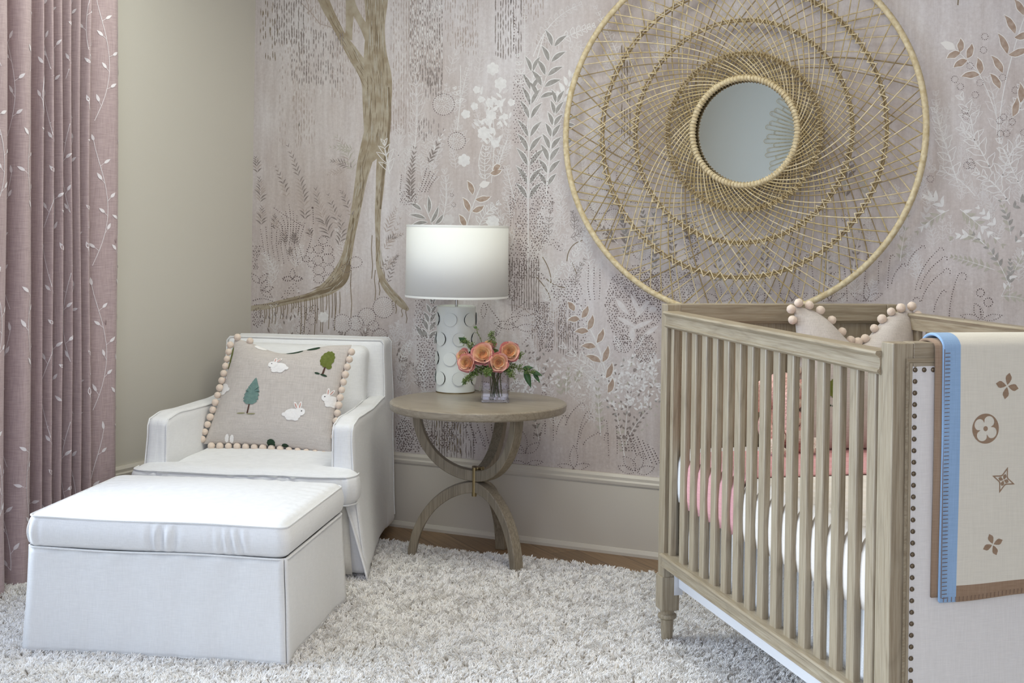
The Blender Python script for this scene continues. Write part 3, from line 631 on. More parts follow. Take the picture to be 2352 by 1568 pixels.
for i in range(6): dots([(1440+i*12, 985+i*9), (1462+i*12, 1045+i*6)], 6, 1.8)
for i in range(5): dots([(1425+i*7, 1000), (1432+i*7, 1040)], 7, 1.8)
# under the table and left of it
dotfill(lambda x, y: rnd.random() < .85, (912, 985, 1000, 1036), 6, 1.8); dotfill(ell(930, 1000, 22, 40), (908, 960, 956, 1036), 5, 1.8); dotfill(ell(982, 1010, 16, 24), (960, 985, 1000, 1034), 5, 1.7)
for a, b, c in (((915, 1030), (920, 980), (940, 950)), ((950, 1030), (945, 990), (925, 955)), ((970, 1000), (985, 975), (1005, 955)), ((918, 960), (925, 940), (935, 925)), ((935, 900), (925, 860), (915, 830)), ((960, 890), (948, 850), (955, 820)), ((915, 890), (918, 860), (930, 830)), ((975, 880), (968, 850), (972, 830)), ((920, 830), (928, 810), (940, 790))):
    frond(a, b, c, 7, 20, 8, rnd.choice((WH, MI)), 48, (MI, 1.3), 'out', lw=1.3)
for a, b, c in (((918, 880), (925, 850), (940, 835)), ((960, 890), (965, 860), (950, 840)), ((930, 960), (940, 940), (955, 930)), ((985, 985), (975, 960), (985, 945))): frond(a, b, c, 5, 14, 6, DU, 50, (DU, 1), 'out', lw=1)
for i in range(14): leaf(rnd.uniform(910, 932), rnd.uniform(790, 835), -1.2, 12, 4, DU)
frond((982, 790), (985, 750), (992, 700), 5, 32, 9, GR, 35, (WH, 1.6), edge=WH); leaf(975, 775, -2.2, 34, 10, GR, edge=WH); leaf(998, 790, -1.2, 30, 10, GR, edge=WH)
dotfill(lambda x, y: x < 1000 and not (975 < x < 990), (955, 690, 1000, 760), 6, 1.5); dotfill(lambda x, y: x < 1000, (960, 770, 1000, 890), 6, 1.7); dotfill(lambda x, y: rnd.random() < .6, (990, 1000, 1060, 1040), 8, 1.7)
rain((990, 955, 1090, 1040), 110, DU, (10, 18)); rain((1000, 955, 1060, 1030), 60, BK, (9, 16))
dotfill(lambda x, y: abs(x-1030-(990-y)*.3) < 14, (1010, 955, 1060, 1030), 5.5, 1.8)
for i in range(5): dots(bez((1078+i*16, 1010+i*6), (1070+i*14, 980), (1056+i*18, 958), 8), 6, 1.8)
curl(1090, 1040, 60, -8, 6, 6, 1.7, -1); curl(1115, 1030, 35, -10, 6, 6, 1.7, -1); petals(1150, 900, 50, 4, .3, -PI/2, spread=PI*.9)
# pale patch behind the vase: dotted loops
for x, y, r, an in ((1190, 720, 46, -.15), (1188, 752, 50, .02), (1185, 750, 52, 3.3), (1160, 745, 40, -.5), (1180, 690, 40, -1.9), (1140, 770, 30, -1.2), (1110, 730, 36, -1.5)): petals(x, y, r, 1, .34, an)
for p in ([(1120, 700), (1150, 740), (1130, 790)], [(1210, 690), (1175, 720), (1180, 760)], [(1240, 730), (1225, 760), (1200, 790)]): dots(p, 6, 1.5)
for i in range(50):
    a = rnd.uniform(0, 2*PI); q = math.sqrt(rnd.random()); leaf(1205+34*q*math.cos(a), 860+30*q*math.sin(a), rnd.uniform(-3, 0), 8, 4, WH)
# --- behind and below the mirror
for x, y, r in ((1375, 390, 24), (1428, 330, 30), (1440, 400, 24), (1380, 462, 28), (1460, 440, 26), (1475, 575, 22), (1410, 500, 20)): puff(x, y, r)
for a, b, c, n, m in (((1440, 600), (1440, 540), (1425, 490), 9, GR), ((1500, 660), (1508, 560), (1500, 480), 11, GR), ((1545, 620), (1550, 560), (1530, 500), 8, DU), ((1420, 560), (1400, 540), (1370, 510), 6, DU), ((1585, 560), (1580, 520), (1560, 470), 7, GR), ((1500, 560), (1480, 520), (1475, 480), 7, GR)):
    frond(a, b, c, n, 20, 7, m, 42, (WH, 1.6), altmi=DU)
dotfill(lambda x, y: abs(x-1588) < 16, (1568, 490, 1610, 640), 5.6, 1.7); dotfill(ell(1540, 660, 60, 40), (1480, 620, 1600, 700), 6, 1.6)
for a, b, c, n in (((1650, 660), (1650, 600), (1640, 520), 9), ((1700, 650), (1705, 600), (1700, 545), 8), ((1760, 640), (1750, 580), (1770, 520), 9), ((1900, 660), (1905, 600), (1890, 520), 10), ((1960, 640), (1960, 590), (1980, 520), 8), ((1830, 640), (1835, 590), (1825, 540), 8)):
    frond(a, b, c, n, 14, 5, DU, 50, (WH, 1.8), altmi=GR, kind='sprig')
for i in range(9): curl(1680+i*38, 690, 60+20*(i % 3), 8*(-1)**i, 6, 5.6, 1.6, (-1)**i)
for i in range(5): petals(1650+i*85, 690, 40, 3, .35, -PI/2, spread=PI*1.1)
for x, y in ((1880, 400), (1925, 330), (1958, 390), (1895, 480), (1940, 500)): cdots(x, y, 8, 4.4, 1.2)
dotfill(ell(1880, 400, 26, 40), (1850, 360, 1910, 440), 6, 1.4); frond((1940, 470), (1950, 380), (1960, 300), 9, 28, 8, DU, 40, (WH, 1.5), altmi=SG); frond((1990, 470), (1985, 420), (1975, 370), 7, 18, 6, SG, 42)
frond((1700, 120), (1705, 60), (1690, 0), 7, 20, 9, MI, 55, (WH, 1.4), 'out'); frond((1600, 110), (1560, 60), (1500, 20), 8, 20, 9, MI, 55, (WH, 1.4), 'out', wavy=.2); frond((1420, 130), (1400, 80), (1370, 20), 8, 18, 9, MI, 55, (WH, 1.4), 'out', wavy=.2)
frond((1330, 560), (1350, 500), (1345, 420), 7, 24, 8, MI, 50, (WH, 1.4), 'out'); frond((1340, 440), (1340, 380), (1330, 320), 8, 20, 8, MI, 50, (WH, 1.4), 'out'); frond((1600, 470), (1640, 440), (1660, 420), 5, 18, 7, MI, 50, (WH, 1.3), 'out')
# --- right of the mirror
for x, y, an, l in ((2193, 113, 3.55, 34), (2204, 120, -1.5, 32), (2206, 121, 2.75, 34), (2221, 134, -1.25, 36), (2222, 138, 2.65, 36), (2252, 170, -1.75, 38), (2250, 172, 3.05, 42), (2332, 78, -2.1, 50), (2330, 86, -.3, 44), (2314, 124, -2.0, 52), (2316, 126, -.35, 52), (2303, 168, -2.15, 48), (2297, 204, -2.15, 42), (2326, 268, -1.35, 46), (2344, 236, -1.6, 46), (2351, 35, -2.1, 42)): leaf(x, y, an, l, 15, BZ, .07, .14, WH)
stroke(bez((2295, 330), (2290, 210), (2360, 20)), 2.4, WH); stroke(bez((2250, 172), (2280, 230), (2292, 280)), 2, WH); stroke(bez((2192, 112), (2215, 130), (2252, 172)), 1.6, WH)
for x, y in ((2262, 84), (2259, 115), (2228, 151), (2193, 182), (2206, 199), (2251, 190), (2240, 218), (2303, 178), (2332, 207), (2217, 255), (2219, 267), (2296, 277), (2305, 269), (2325, 280), (2298, 307), (2312, 306), (2221, 380), (2229, 372), (2232, 380), (2137, 411), (2352, 304)): cdots(x, y, 7.5, 4.2, 1.25)
for a, b, c, n, ln in (((2290, 310), (2292, 250), (2272, 190), 4, 40), ((2240, 340), (2235, 270), (2212, 230), 4, 42), ((2200, 420), (2170, 330), (2150, 260), 6, 38), ((2280, 400), (2250, 330), (2215, 300), 5, 44), ((2300, 420), (2310, 350), (2352, 320), 5, 44), ((2345, 430), (2320, 380), (2300, 330), 5, 36), ((2170, 330), (2150, 270), (2150, 220), 5, 28), ((2340, 260), (2350, 220), (2370, 160), 4, 36), ((2240, 450), (2200, 400), (2150, 390), 5, 34), ((2320, 470), (2290, 420), (2250, 400), 5, 38)):
    frond(a, b, c, n, ln, 15, WH if rnd.random() < .6 else MI, 45, (WH, 2), 'out', wavy=.25, lw=1.9)
frond((2205, 480), (2230, 500), (2300, 560), 8, 26, 9, SG, 48, (WH, 1.8), altmi=WH); frond((2260, 560), (2230, 530), (2190, 545), 5, 26, 10, SG, 42, (WH, 1.6), altmi=WH); frond((2180, 482), (2140, 500), (2110, 530), 6, 24, 8, WH, 45, (WH, 1.6), altmi=SG); frond((2170, 480), (2150, 450), (2130, 450), 4, 28, 10, WH, 45)
frond((2320, 660), (2290, 580), (2240, 540), 9, 20, 8, SG, 48, (WH, 1.8), altmi=GR); frond((2320, 656), (2322, 620), (2320, 600), 5, 17, 7, GR, 42, (WH, 1.6)); frond((2285, 620), (2230, 600), (2190, 590), 8, 20, 8, SG, 50, (WH, 1.4)); frond((2322, 540), (2316, 500), (2300, 465), 6, 20, 8, GR, 48, (WH, 1.6), altmi=SG)
frond((2300, 680), (2330, 678), (2360, 690), 5, 20, 8, SG, 48, (WH, 1.5)); frond((2300, 680), (2340, 600), (2365, 560), 7, 20, 8, SG, 45, (WH, 1.6), altmi=WH); frond((2322, 480), (2350, 460), (2370, 440), 4, 20, 8, GR, 45); frond((2330, 560), (2345, 540), (2365, 520), 4, 18, 7, GR, 45, altmi=WH); frond((2290, 520), (2270, 500), (2250, 480), 4, 22, 9, WH, 45)
frond((2068, 600), (2070, 570), (2085, 500), 5, 20, 7, SG, 48, (WH, 2)); frond((2125, 530), (2125, 500), (2130, 470), 4, 24, 9, MI, 40)
for x, y, h, le, r, s in ((2039, 660, 70, 6, 5, 1), (2048, 650, 40, 22, 5, 1), (2018, 650, 48, 0, 3, 1), (2085, 608, 40, 30, 5, 1), (2103, 664, 90, 52, 6, 1), (2114, 662, 68, 50, 6, 1), (2117, 690, 66, 50, 8, 1), (2180, 725, 90, 20, 10, 1), (2145, 715, 44, 18, 5, 1), (2095, 710, 20, 2, 8, 1)): curl(x, y, h, le, r, 5.6, 1.6, s)
for x, y, r in ((2252, 672, 9), (2270, 694, 10)): cdots(x, y, r, 5, 1.7)
petals(2255, 732, 40, 1, .5, -2.0); petals(2258, 733, 44, 1, .32, -.2); petals(2250, 733, 44, 1, .32, PI+.2); dots([(2252, 710), (2254, 732)], 6, 2)
stroke([(2200, -10), (2201, 0), (2200, 12)], 3, BK)
for i in range(46):   # the garden runs on toward the far end of the wall
    x, y = 2380+rnd.uniform(0, 1150), rnd.uniform(250, 1080); h = rnd.uniform(80, 170); le = rnd.uniform(-50, 50)
    frond((x, y+h*.5), (x+le*.2, y), (x+le, y-h*.5), rnd.randint(5, 9), rnd.uniform(20, 34), rnd.uniform(8, 12), rnd.choice((WH, MI, SG, GR, DU)), 48, (MI, 1.6), rnd.choice(('out', 'fill')))
for i in range(14): curl(2390+i*75, 1080+rnd.uniform(-40, 60), rnd.uniform(60, 110), rnd.uniform(-20, 50), 7, 6, 1.7, 1)
rain((900, -420, 1300, -20), 500, TP); rain((600, -420, 830, -20), 260, TP)
# faint outlined sprigs that fill the ground between the plants
for x0, y0, x1, y1, n in ((1225, 190, 1300, 640, 26), (890, 300, 1010, 520, 12), (1150, 430, 1240, 560, 8), (1330, 150, 1500, 640, 24), (1500, 520, 1640, 690, 12), (1640, 460, 2000, 690, 26), (2010, 430, 2352, 700, 18), (2120, 230, 2352, 470, 22), (1340, 820, 1510, 900, 10), (1180, 700, 1260, 850, 8), (905, 760, 1000, 1030, 12), (1500, 20, 1900, 130, 10), (1020, 130, 1180, 440, 12), (600, 560, 820, 770, 8), (1250, 780, 1400, 960, 14)):
    for _ in range(n):
        x, y = rnd.uniform(x0, x1), rnd.uniform(y0, y1); h = rnd.uniform(38, 75); le = rnd.uniform(-26, 26)
        frond((x, y+h*.5), (x+le*.2, y), (x+le, y-h*.5), rnd.randint(4, 6), rnd.uniform(14, 24), rnd.uniform(6, 10), MI, rnd.uniform(42, 60), (MI, 1.2), 'out', lw=1.2, wavy=rnd.choice((0, .2)))

MX0, MX1 = 0.0, RX
mu.v.extend([(MX0, 0, 0), (MX1, 0, 0), (MX1, 0, RZ), (MX0, 0, RZ), (MX0, .1, 0), (MX1, .1, 0), (MX1, .1, RZ), (MX0, .1, RZ)]); _n = len(mu.v)-8
mu.f.extend([[_n, _n+1, _n+2, _n+3], [_n+5, _n+4, _n+7, _n+6], [_n+4, _n, _n+3, _n+7], [_n+1, _n+5, _n+6, _n+2], [_n+3, _n+2, _n+6, _n+7], [_n+4, _n+5, _n+1, _n]]); mu.m.extend([0]*6)
struct(mu.build('wall_back', PM, smooth=0))
# ------------------------------------------------------------------ rug: base slab and deep pile
RUG_EDGE = [(-.02+.14, -2.95), (.10, -1.45), (.30, -.62), (.62, -.42), (1.02, -.365), (1.34, -.385), (1.62, -.36), (1.82, -.335), (2.19, -.335), (2.9, -.31), (4.3, -.31), (4.6, -.6), (4.6, -3.6), (.12, -3.6)]
m_pilebase = mat('rug_backing', (214, 206, 194), rough=1)
m_pile = bpy.data.materials.new('shag_yarn'); m_pile.use_nodes = True
def _pile(m):
    nt = m.node_tree; n = nt.nodes; L = nt.links; b = n['Principled BSDF']
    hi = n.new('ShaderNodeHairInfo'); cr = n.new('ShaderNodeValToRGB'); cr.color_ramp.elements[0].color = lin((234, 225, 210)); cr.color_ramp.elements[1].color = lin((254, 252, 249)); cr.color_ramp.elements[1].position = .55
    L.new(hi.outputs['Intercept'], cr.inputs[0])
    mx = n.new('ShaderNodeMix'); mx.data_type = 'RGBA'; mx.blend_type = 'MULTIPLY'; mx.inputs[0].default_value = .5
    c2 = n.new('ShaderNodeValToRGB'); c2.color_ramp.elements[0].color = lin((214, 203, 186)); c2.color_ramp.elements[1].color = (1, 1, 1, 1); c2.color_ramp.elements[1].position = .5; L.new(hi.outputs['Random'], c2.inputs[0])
    L.new(cr.outputs[0], mx.inputs[6]); L.new(c2.outputs[0], mx.inputs[7]); L.new(mx.outputs[2], b.inputs['Base Color']); b.inputs['Roughness'].default_value = .9; b.inputs['Specular IOR Level'].default_value = .1
_pile(m_pile)
rug = empty('shag_rug', (2.3, -2.0, 0), label='thick white shag rug covering the wooden floor under the furniture', cat='rug')
rb = MB(); nE = len(RUG_EDGE)
rv = [(x-2.3, y+2.0, .0005) for x, y in RUG_EDGE]+[(x-2.3, y+2.0, .010) for x, y in RUG_EDGE]
rb.add(rv, [tuple(range(nE))[::-1] if False else tuple(range(nE)), tuple(range(nE, 2*nE))]+[(k, (k+1) % nE, nE+(k+1) % nE, nE+k) for k in range(nE)])
rb.build('backing', m_pilebase, rug, smooth=0)
def make_pile():
    rs = np.random.RandomState(3); E = np.array(RUG_EDGE)
    def inside(x, y):
        r = np.zeros(len(x), bool); j = len(E)-1
        for i in range(len(E)):
            c = ((E[i, 1] > y) != (E[j, 1] > y)) & (x < (E[j, 0]-E[i, 0])*(y-E[i, 1])/(E[j, 1]-E[i, 1]+1e-12)+E[i, 0]); r ^= c; j = i
        return r
    sp = .0105; X, Y = np.meshgrid(np.arange(.05, 4.62, sp), np.arange(-3.58, -.25, sp)); X = X.ravel(); Y = Y.ravel()
    X = X+rs.uniform(-.5, .5, X.size)*sp; Y = Y+rs.uniform(-.5, .5, X.size)*sp
    # keep what the lens could see, with a generous border
    fx, fy = -math.sin(YAW), math.cos(YAW); d = (X-CAMP[0])*fx+(Y-CAMP[1])*fy; s = (X-CAMP[0])*fy-(Y-CAMP[1])*fx*1.0
    s = (X-CAMP[0])*math.cos(YAW)+(Y-CAMP[1])*math.sin(YAW)
    k = inside(X, Y) & (d > 2.1) & (np.abs(s/d) < .66); X = X[k]; Y = Y[k]; T = X.size
    # tuft direction field: clumps lean together
    ang = np.array([noise.noise(Vector((a*13, b*13, 1.3)))*4+noise.noise(Vector((a*40, b*40, 4.3)))*5 for a, b in zip(X, Y)])
    hgt = .027+.005*np.array([noise.noise(Vector((a*14, b*14, 8.3))) for a, b in zip(X, Y)])+rs.uniform(-.005, .006, T)
    K = 7
    Xr = np.repeat(X, K); Yr = np.repeat(Y, K); A = np.repeat(ang, K)+rs.uniform(-1.0, 1.0, T*K); H = np.repeat(hgt, K)*rs.uniform(.8, 1.12, T*K)
    ph = rs.uniform(0, 2*PI, T*K); sprd = rs.uniform(.001, .0045, T*K); ox = np.cos(ph)*sprd; oy = np.sin(ph)*sprd
    lean = rs.uniform(.006, .017, T*K); P = np.zeros((T*K, 4, 3), np.float32)
    for i, t in enumerate((0, .4, .75, 1.0)):
        l = lean*t**1.6; P[:, i, 0] = Xr+ox*(.3+.9*t)+np.cos(A)*l; P[:, i, 1] = Yr+oy*(.3+.9*t)+np.sin(A)*l; P[:, i, 2] = .008+H*(t-.18*t**3)
    P[:, :, 0] -= 2.3; P[:, :, 1] += 2.0
    hc = bpy.data.hair_curves.new('pile'); hc.add_curves([4]*(T*K)); hc.points.foreach_set('position', P.ravel())
    rad = np.tile(np.array([.0015, .0017, .0014, .0006], np.float32), T*K); hc.points.foreach_set('radius', rad)
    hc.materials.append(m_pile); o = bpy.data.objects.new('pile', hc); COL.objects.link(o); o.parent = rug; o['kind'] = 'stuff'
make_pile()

# ------------------------------------------------------------------ curtain with embroidered vines
m_curt = linen('curtain_linen', (184, 164, 164), scale=420, strength=.25, contrast=20)
m_thread = mat('embroidery_thread', (236, 230, 232), rough=.6)
m_fly = mat('brown_thread', (136, 112, 112), rough=.7)
CK = [(-1.022, .050), (-1.052, .098), (-1.100, .135), (-1.135, .128), (-1.175, .112), (-1.205, .066), (-1.215, .078), (-1.235, .125), (-1.252, .128), (-1.262, .060), (-1.272, .062), (-1.292, .128), (-1.305, .126), (-1.311, .060), (-1.321, .064), (-1.340, .128), (-1.352, .125), (-1.358, .058), (-1.368, .062), (-1.388, .126), (-1.402, .124), (-1.408, .058), (-1.42, .064), (-1.442, .130), (-1.456, .126), (-1.462, .060), (-1.472, .066), (-1.495, .132), (-1.508, .124), (-1.516, .060), (-1.535, .070), (-1.575, .150), (-1.625, .180), (-1.655, .150), (-1.665, .075), (-1.685, .085), (-1.72, .175), (-1.77, .200), (-1.82, .15), (-1.84, .08), (-1.88, .09), (-1.93, .17), (-1.98, .19), (-2.03, .13), (-2.05, .08)]
CC = catmull([(a, b, 0) for a, b in CK], 6); _cs = [0.0]
for i in range(1, len(CC)): _cs.append(_cs[-1]+(CC[i]-CC[i-1]).length)
_cs = np.array(_cs); _cy = np.array([p.x for p in CC]); _cx = np.array([p.y for p in CC]); CL = _cs[-1]
def curtain_xy(s, z):
    y = float(np.interp(s, _cs, _cy)); x = float(np.interp(s, _cs, _cx)); k = (1.5-z)
    # folds open a little and drift toward the hem
    y2 = y+.010*k*(1-(-(y+.99))/1.1)*1.6 + .004*math.sin(z*2.2+y*9); amp = 1+.12*k
    return .095+(x-.095)*amp+.004*math.sin(z*3+y*20), y2
def curtain_pt(s, z, off=0.0):
    x, y = curtain_xy(s, z)
    if off:
        x2, y2 = curtain_xy(min(s+.004, CL), z); x1, y1 = curtain_xy(max(s-.004, 0), z); tx, ty = x2-x1, y2-y1; l = math.hypot(tx, ty) or 1
        nx, ny = -ty/l, tx/l
        if nx*1.0+ny*-1.0 < 0 and nx < 0: nx, ny = -nx, -ny
        x += nx*off; y += ny*off
    return (x, y, z)
cu = MB(); ss = [float(q) for q in _cs]; zz = lins(.015, 2.86, 40)
cu.grid(lambda s, z: curtain_pt(s, z), ss, zz, 0)
def emb_leaf(s, z, an, ln, w, mi=1):
    n = 5; L_ = []; R_ = []
    for i in range(n+1):
        t = i/n; h = math.sin(PI*t**.8)*w/2; c, d = math.cos(an), math.sin(an)
        L_.append(curtain_pt(s+c*ln*t-d*h, z+d*ln*t+c*h, .0016)); R_.append(curtain_pt(s+c*ln*t+d*h, z+d*ln*t-c*h, .0016))
    for i in range(n): cu.add([L_[i], L_[i+1], R_[i+1], R_[i]], [(0, 1, 2, 3)], mi)
def emb_line(pts, w=.0022, mi=1):
    for (a, b) in zip(pts[:-1], pts[1:]):
        l = math.hypot(b[0]-a[0], b[1]-a[1]) or 1; nx, nz_ = -(b[1]-a[1])/l*w/2, (b[0]-a[0])/l*w/2
        cu.add([curtain_pt(a[0]+nx, a[1]+nz_, .0016), curtain_pt(b[0]+nx, b[1]+nz_, .0016), curtain_pt(b[0]-nx, b[1]-nz_, .0016), curtain_pt(a[0]-nx, a[1]-nz_, .0016)], [(0, 1, 2, 3)], mi)
rv_ = random.Random(11)
for ci, s0 in enumerate(lins(.07, CL-.08, int(CL/.12))):
    z0 = -.12+(ci % 3)*.15
    while z0 < 2.7:
        H = .50; sgn = 1 if (ci+int(z0*3)) % 2 else -1
        pts = [(s0+sgn*(.045*math.sin(t*PI*1.25)-.02+.03*t), z0+H*t) for t in lins(0, 1, 16)]
        pts = [p for p in pts if p[1] > .05]
        if len(pts) > 3: emb_line(pts)
        for t, sd in ((.12, 1), (.26, -1), (.4, 1), (.52, -1), (.66, 1), (.8, -1), (1.0, 1)):
            i = min(15, int(t*15)); z = z0+H*t
            if z < .08 or z > 2.8: continue
            s = s0+sgn*(.045*math.sin(t*PI*1.25)-.02+.03*t); an = PI/2-sd*rv_.uniform(.45, 1.15) if t < 1 else PI/2-.2*sd
            e = (s+math.cos(an)*.018, z+math.sin(an)*.018)
            if t < 1: emb_line([(s, z), e], .0016)
            else: e = (s, z)
            emb_leaf(e[0], e[1], an+rv_.uniform(-.15, .15), rv_.uniform(.028, .036), .0125)
        z0 += .58
for s, z in ((.62, 1.15), (.30, 1.45), (.16, .95), (.66, .62), (.12, 1.28)):
    for a in (.9, 1.4, 1.8): emb_line([(s, z), (s+.015*math.cos(a), z+.02*math.sin(a))], .0012, 2)
tag(cu.build('curtain', [m_curt, m_thread, m_fly], smooth=180), 'dusty pink floor-length curtain embroidered with white vines, beside the window', 'curtain')
rod = MB(); rod.tube([(.11, -.92, 2.84), (.11, -4.6, 2.84)], .014, 14); rod.ball((.11, -.90, 2.84), .024)
# ------------------------------------------------------------------ white slipcover cloth
m_slip = linen('white_slipcover', (239, 239, 239), scale=560, strength=.30, contrast=8, soft=(7, .004))
def piping(mb, pts, r=.0034, closed=False, mi=0): mb.tube(pts, r, 6, closed, mi)
def rrect(hx, hy, r, n=6, cx=0, cy=0):
    out = []
    for sx, sy, a0 in ((1, 1, 0), (-1, 1, PI/2), (-1, -1, PI), (1, -1, 1.5*PI)):
        for k in range(n+1):
            a = a0+PI/2*k/n; out.append((cx+sx*(hx-r)+r*math.cos(a), cy+sy*(hy-r)+r*math.sin(a)))
    return out
def densify(pts, closed=True, step=.02):
    out = []; n = len(pts)
    for i in range(n if closed else n-1):
        a = np.array(pts[i], float); b = np.array(pts[(i+1) % n], float); m = max(1, int(np.linalg.norm(b-a)/step))
        for k in range(m): out.append(tuple(a+(b-a)*k/m))
    if not closed: out.append(tuple(pts[-1]))
    return out

# ---- ottoman (own axes: x along the front, -y toward the camera)
OTT = empty('ottoman', (1.049, -1.716, .0), R(18.2), label='white slipcovered ottoman with a puffed top cushion, in front of the armchair', cat='ottoman')
HX, HY = .414, .343
def ott_side(x, y, z):
    t = max(0.0, (.345-z)/.345); fl = 1+.018*t**1.2
    x2, y2 = x*fl, y*fl
    c = sm(.28, .40, abs(x))*sm(.24, .33, abs(y))*t       # corners kick out at the hem
    x2 += math.copysign(.006*c, x)*(2 if x > 0 else -.6); y2 += math.copysign(.010*c, y)
    w = .0045*t*math.sin(x*21+1.3)*(1 if abs(y) > HY*.9 else 0)+.003*nz((x, y, z), 5)
    y2 += math.copysign(w, y); x2 += .003*nz((x, y, z), 6, 9)
    if z > .28: y2 += .002*math.sin(x*55)*sm(.28, .34, z)
    return (x2, y2, z)
sk = MB()
front = densify([(-HX+.004, -HY), (HX-.004, -HY)], False, .02); right = densify([(HX, -HY+.004), (HX, HY-.004)], False, .02)
back = [(-x, -y) for x, y in front]; left = [(-x, -y) for x, y in right]
zs = lins(.022, .345, 18)
for seg in (front, right, back, left):
    sk.grid(lambda i, z, seg=seg: ott_side(seg[i][0], seg[i][1], z), list(range(len(seg))), zs)
sk.build('skirt', m_slip, OTT, smooth=60, solid=.006)
hem = MB()
for seg in (front, right, back, left): hem.tube([ott_side(p[0], p[1], .030) for p in seg], .0035, 6)
hem.build('hem', m_slip, OTT)
# inner pleat cloth and dark legs glimpsed at the corners
m_shade = linen('pleat_cloth', (226, 222, 214), scale=560, contrast=8)
ip = MB(); v, f = softbox((-HX+.02, -HY+.02, .05), (HX-.02, HY-.02, .34), .03, 6); ip.add(v, f); ip.build('inner_frame', m_shade, OTT, smooth=60)
m_legdark = mat('dark_wood_leg', (58, 46, 38), rough=.4)
for sx in (-1, 1):
    for sy in (-1, 1):
        MB().lathe([(.022, .008), (.026, .06)], 12, (sx*(HX-.045), sy*(HY-.045), 0)).build('leg', m_legdark, OTT, bevel=.002)
def ott_cush(x, y, z):
    # boxing bulges, top puffs with gathers at the corners and front
    zt = sm(.43, .50, z); cx, cy = abs(x)/HX, abs(y)/HY
    crown = (1-min(1, cx)**2.0)*(1-min(1, cy)**2.0)
    zz_ = z+zt*crown*.098
    ex = .010*math.sin(PI*max(0, min(1, (z-.345)/.095)))
    edge = max(cx, cy)
    along = x if cy > cx else y; gm = max(0.0, nz((along*5, .3 if cy > cx else .9, 2), 1.6)+.12)*2.2
    band_ = math.sin(PI*max(0.0, min(1.0, (z-.345)/.09)))
    gath = .0052*math.sin(along*170+5*nz((x, y, z), 7))*gm*(.25+band_)*sm(.90, .99, edge)
    rx = math.copysign(ex*sm(.8, 1, cx), x); ry = math.copysign(ex*sm(.8, 1, cy)+gath, y)
    wr = .0045*zt*nz((x, y, z), 7)+.0042*zt*sm(.62, .92, edge)*math.sin(along*115+4*nz((x, y, 0), 6))*(1-sm(.95, 1.0, edge))*max(0.0, nz((along*4, 1.7, 2), 1.5)+.25)*2
    return (x+rx, y+ry, zz_+wr)
oc = MB(); v, f = softbox((-HX-.004, -HY-.004, .340), (HX+.004, HY+.004, .452), (.035, .035, .022), 100, ott_cush); oc.add(v, f); oc.build('cushion_top', m_slip, OTT, smooth=180, weld=True)
pp = MB()
for z, k in ((.441, 1.002), (.345, 1.008)):
    ring = densify(rrect(HX*k+.001, HY*k+.001, .03)); piping(pp, [(lambda q: (q[0]*1.004, q[1]*1.004, z+.002*math.sin(p[0]*11)))(ott_cush(p[0], p[1], z) if z > .4 else (p[0], p[1], z)) for p in ring], .0032, True)
pp.build('piping', m_slip, OTT)

# ---- armchair (own axes: x 0 = middle of the back, -y toward the front)
CHA = R(18.7)
CH = empty('armchair', (.491, -.190, .012), CHA, label='white slipcovered armchair with square arms and a skirt, in the room corner', cat='armchair')
def body_flare(x, y, z):
    t = max(0, (.60-z)/.60); out = 1+.0
    f = sm(-.30, -1.0, y)*max(0, (.36-z)/.36)**1.1
    x2 = x+math.copysign(.022*t**1.5+.052*f, x) + .004*nz((x, y, z), 5)
    y2 = y-.020*t*sm(-.5, -1, y)+.003*nz((x, y, z), 5, 4)
    return (x2, y2, z)
def arm_fn(s):
    def fn(x, y, z):
        # x from 0 inner .. .085 outer; widen to the front, top dips toward the back then meets it
        w = lerp(.362, .412, min(1, max(0, -y/.90))); X = w-.085+x
        top = sm(.45, .60, z); dz = top*(-.012*math.sin(PI*min(1, max(0, (-y-.1)/.8)))+.0)
        dz -= top*.020*sm(-.80, -.935, y)
        X += .008*math.sin(PI*min(1, z/.6))*0
        q = body_flare(X, y, z) if x > .04 else (X, y-.02*0, z)
        b = .006*math.sin(PI*min(1, max(0, (z-.05)/.5)))
        return (s*(q[0]+(b if x > .04 else 0)), q[1], z+dz+.003*nz((x*2, y, z), 7))
    return fn
for s, nm in ((-1, 'arm'), (1, 'arm')):
    a = MB(); v, f = softbox((0, -.935, .024), (.085, -.06, .612), (.024, .024, .026), 30, arm_fn(s)); a.add(v, f if s > 0 else [q[::-1] for q in f]); ao = a.build(nm, m_slip, CH, smooth=180, weld=True)
    p = MB(); fn = arm_fn(s)
    for X in (.004, .081):
        path = [(X, -.932, z) for z in lins(.06 if X > .04 else .40, .585, 14)]+[(X, y, .607) for y in lins(-.915, -.10, 26)]
        piping(p, [fn(*q) for q in path], .0030)
    p.build('piping', m_slip, ao)
